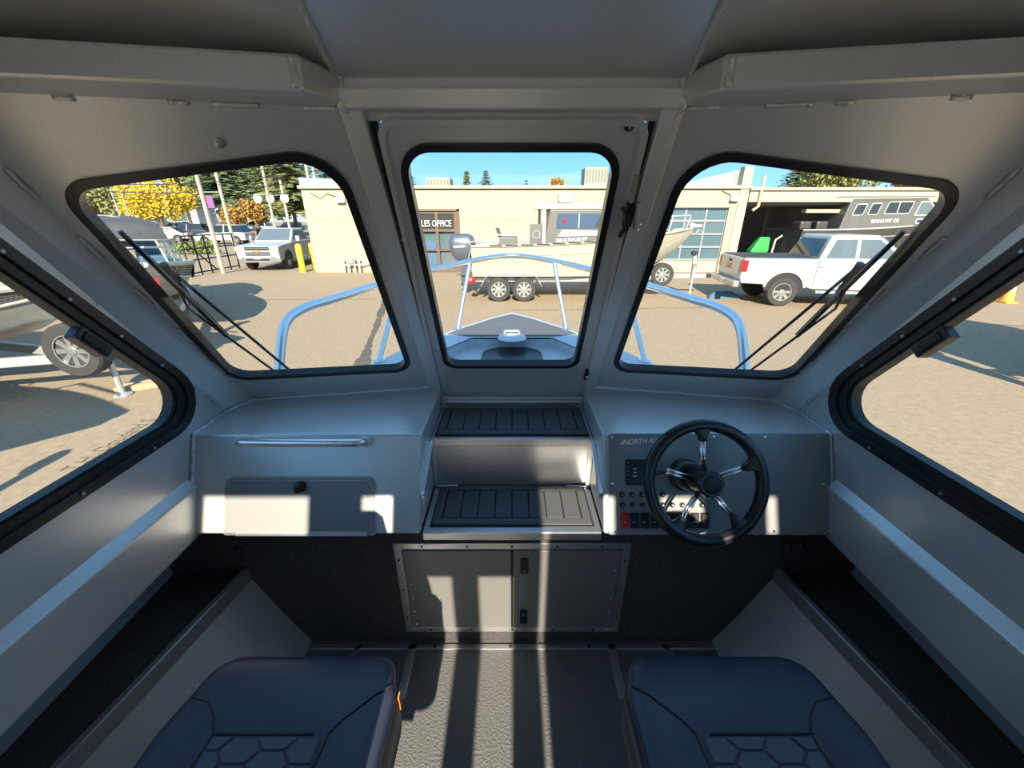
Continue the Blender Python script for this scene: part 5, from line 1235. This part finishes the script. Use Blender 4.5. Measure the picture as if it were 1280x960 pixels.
def conifer(label, Y, u, vtop, wpx, leaf, tiers=16, base=.12, droop=.25, ls=.30):
    b = atY(u, 290, Y); h = atY(u, vtop, Y).z; w2 = wpx/2/FPX*Y/1.07
    t = thing('evergreen_tree', label, 'tree', (b.x, Y, GZ), 'evergreen trees around the yard')
    MB().tube([(b.x, Y, GZ), (b.x, Y, h-.3)], [.30, .04], 8).build('trunk', M_BARK, t)
    m = MB(); rng = random.Random(int(u*3+Y))
    for i in range(tiers):
        f = i/(tiers-1); z = GZ+(h-GZ)*(base+(1-base)*f); rad = w2*(1-f)+.10
        nb = 9 if f < .7 else 6
        for k in range(nb):
            a = 2*PI*(k+rng.random())/nb; L_ = rad*rng.uniform(.7, 1.1); d = Vector((math.cos(a), math.sin(a), 0)); q = Vector((-d.y, d.x, 0))
            ns = max(3, int(L_/(ls*.8)))
            for j in range(ns):
                g = (j+.6)/ns; c = Vector((b.x, Y, z))+d*L_*g+Vector((0, 0, -droop*L_*g*g+rng.uniform(-.08, .08)))
                s_ = ls*(1.25-.6*g)
                e1 = (d*.9+Vector((0, 0, -.35))).normalized()*s_; 
                for sg in (-1, 1):
                    e2 = (d*.45+q*sg+Vector((0, 0, rng.uniform(-.5, .1)))).normalized()*s_*1.3
                    m.poly([c, c+e1*.6, c+e2])
                    m.poly([c, c+e2*.8+Vector((0, 0, .12*s_)), c-e1*.5+Vector((0, 0, -.3*s_))])
    m.build('foliage', leaf, t)
leafy('autumn_tree', 'bright yellow autumn tree beyond the parked cars', 52, 204, 224, 285, 84, M_LYEL, 5500, .16, vcrown=272)
leafy('autumn_tree', 'smaller yellow green tree at the right of the bright yellow one', 64, 240, 236, 285, 44, M_LYEL, 1800, .16, vcrown=278)
leafy('autumn_tree', 'dull olive orange tree behind the white shed', 60, 128, 222, 285, 100, M_LOLV, 4000, .24, vcrown=272)
leafy('autumn_tree', 'small orange red tree below the big cedars', 48, 322, 250, 285, 36, M_LORG, 2000, .14, vcrown=280)
leafy('autumn_tree', 'rusty leafed tree between the pole with banner and the cedar', 44, 295, 256, 285, 36, M_LORG, 1500, .15, vcrown=282)
conifer('broad dark cedar behind the banner pole', 80, 292, 150, 150, M_LGRN, 30, .28, .10, .85)
conifer('broad cedar rising behind the silver pickup', 60, 372, 140, 160, M_LOLV, 32, .22, .12, .66)
conifer('cedar between the two tall poles and the building', 92, 428, 150, 110, M_LGRN, 28, .2, .2, .9)
leafy('green_tree', 'dense dark green tree filling the gap between the two broad cedars', 118, 335, 190, 285, 120, M_LGRN, 2600, .75, vcrown=275)
leafy('green_tree', 'dense olive tree behind the slim golden leaves of the yellow tree', 104, 255, 205, 285, 70, M_LOLV, 1600, .6, vcrown=275)
conifer('dark evergreen behind the mast of the white shed', 88, 172, 214, 60, M_LDRK, 14, .3, .2, .4)
conifer('evergreen behind the roof above the sales office', 52, 516, 212, 84, M_LGRN, 26, .3, .25, .38)
conifer('slim golden evergreen above the roof beside the louvred unit', 58, 586, 215, 46, M_LOLV, 26, .3, .3, .34)
conifer('bushy evergreen above the roof right of the slim golden one', 74, 609, 214, 84, M_LGRN, 26, .3, .25, .38)
conifer('tiny dark evergreen tip above the middle of the roof', 80, 657, 226, 44, M_LDRK, 12, .4, .3, .25)
leafy('autumn_tree', 'small rust coloured tree above the roof by the right unit', 70, 693, 222, 290, 22, M_LORG, 500, .22, vcrown=240)
leafy('autumn_tree', 'large olive green tree behind the boat bay roof', 48, 1030, 196, 290, 110, M_LOLV, 5000, .2, vcrown=240)
conifer('evergreen at the left end of the boat bay roof', 68, 985, 186, 110, M_LGRN, 26, .3, .25, .7)
leafy('autumn_tree', 'rust tinted tree behind the right of the boat bay roof', 54, 1108, 205, 290, 70, M_LORG, 2800, .2, vcrown=240)
conifer('evergreen behind the far end of the boat bay roof', 58, 1150, 204, 110, M_LGRN, 24, .3, .25, .55)
up = thing('utility_pole', 'dark distant pole with crossarm above the roof by the right unit', 'pole', (atY(757, 235, 60).x, 60, GZ))
MB().tube([(up.location.x, 60, GZ), (up.location.x, 60, atY(757, 214, 60).z)], .12, 6).build('shaft', M_BARK, up); MB().bb((up.location.x-.8, 59.9, atY(757, 219, 60).z), (up.location.x+.8, 60.1, atY(757, 219, 60).z+.12)).build('crossarm', M_BARK, up)
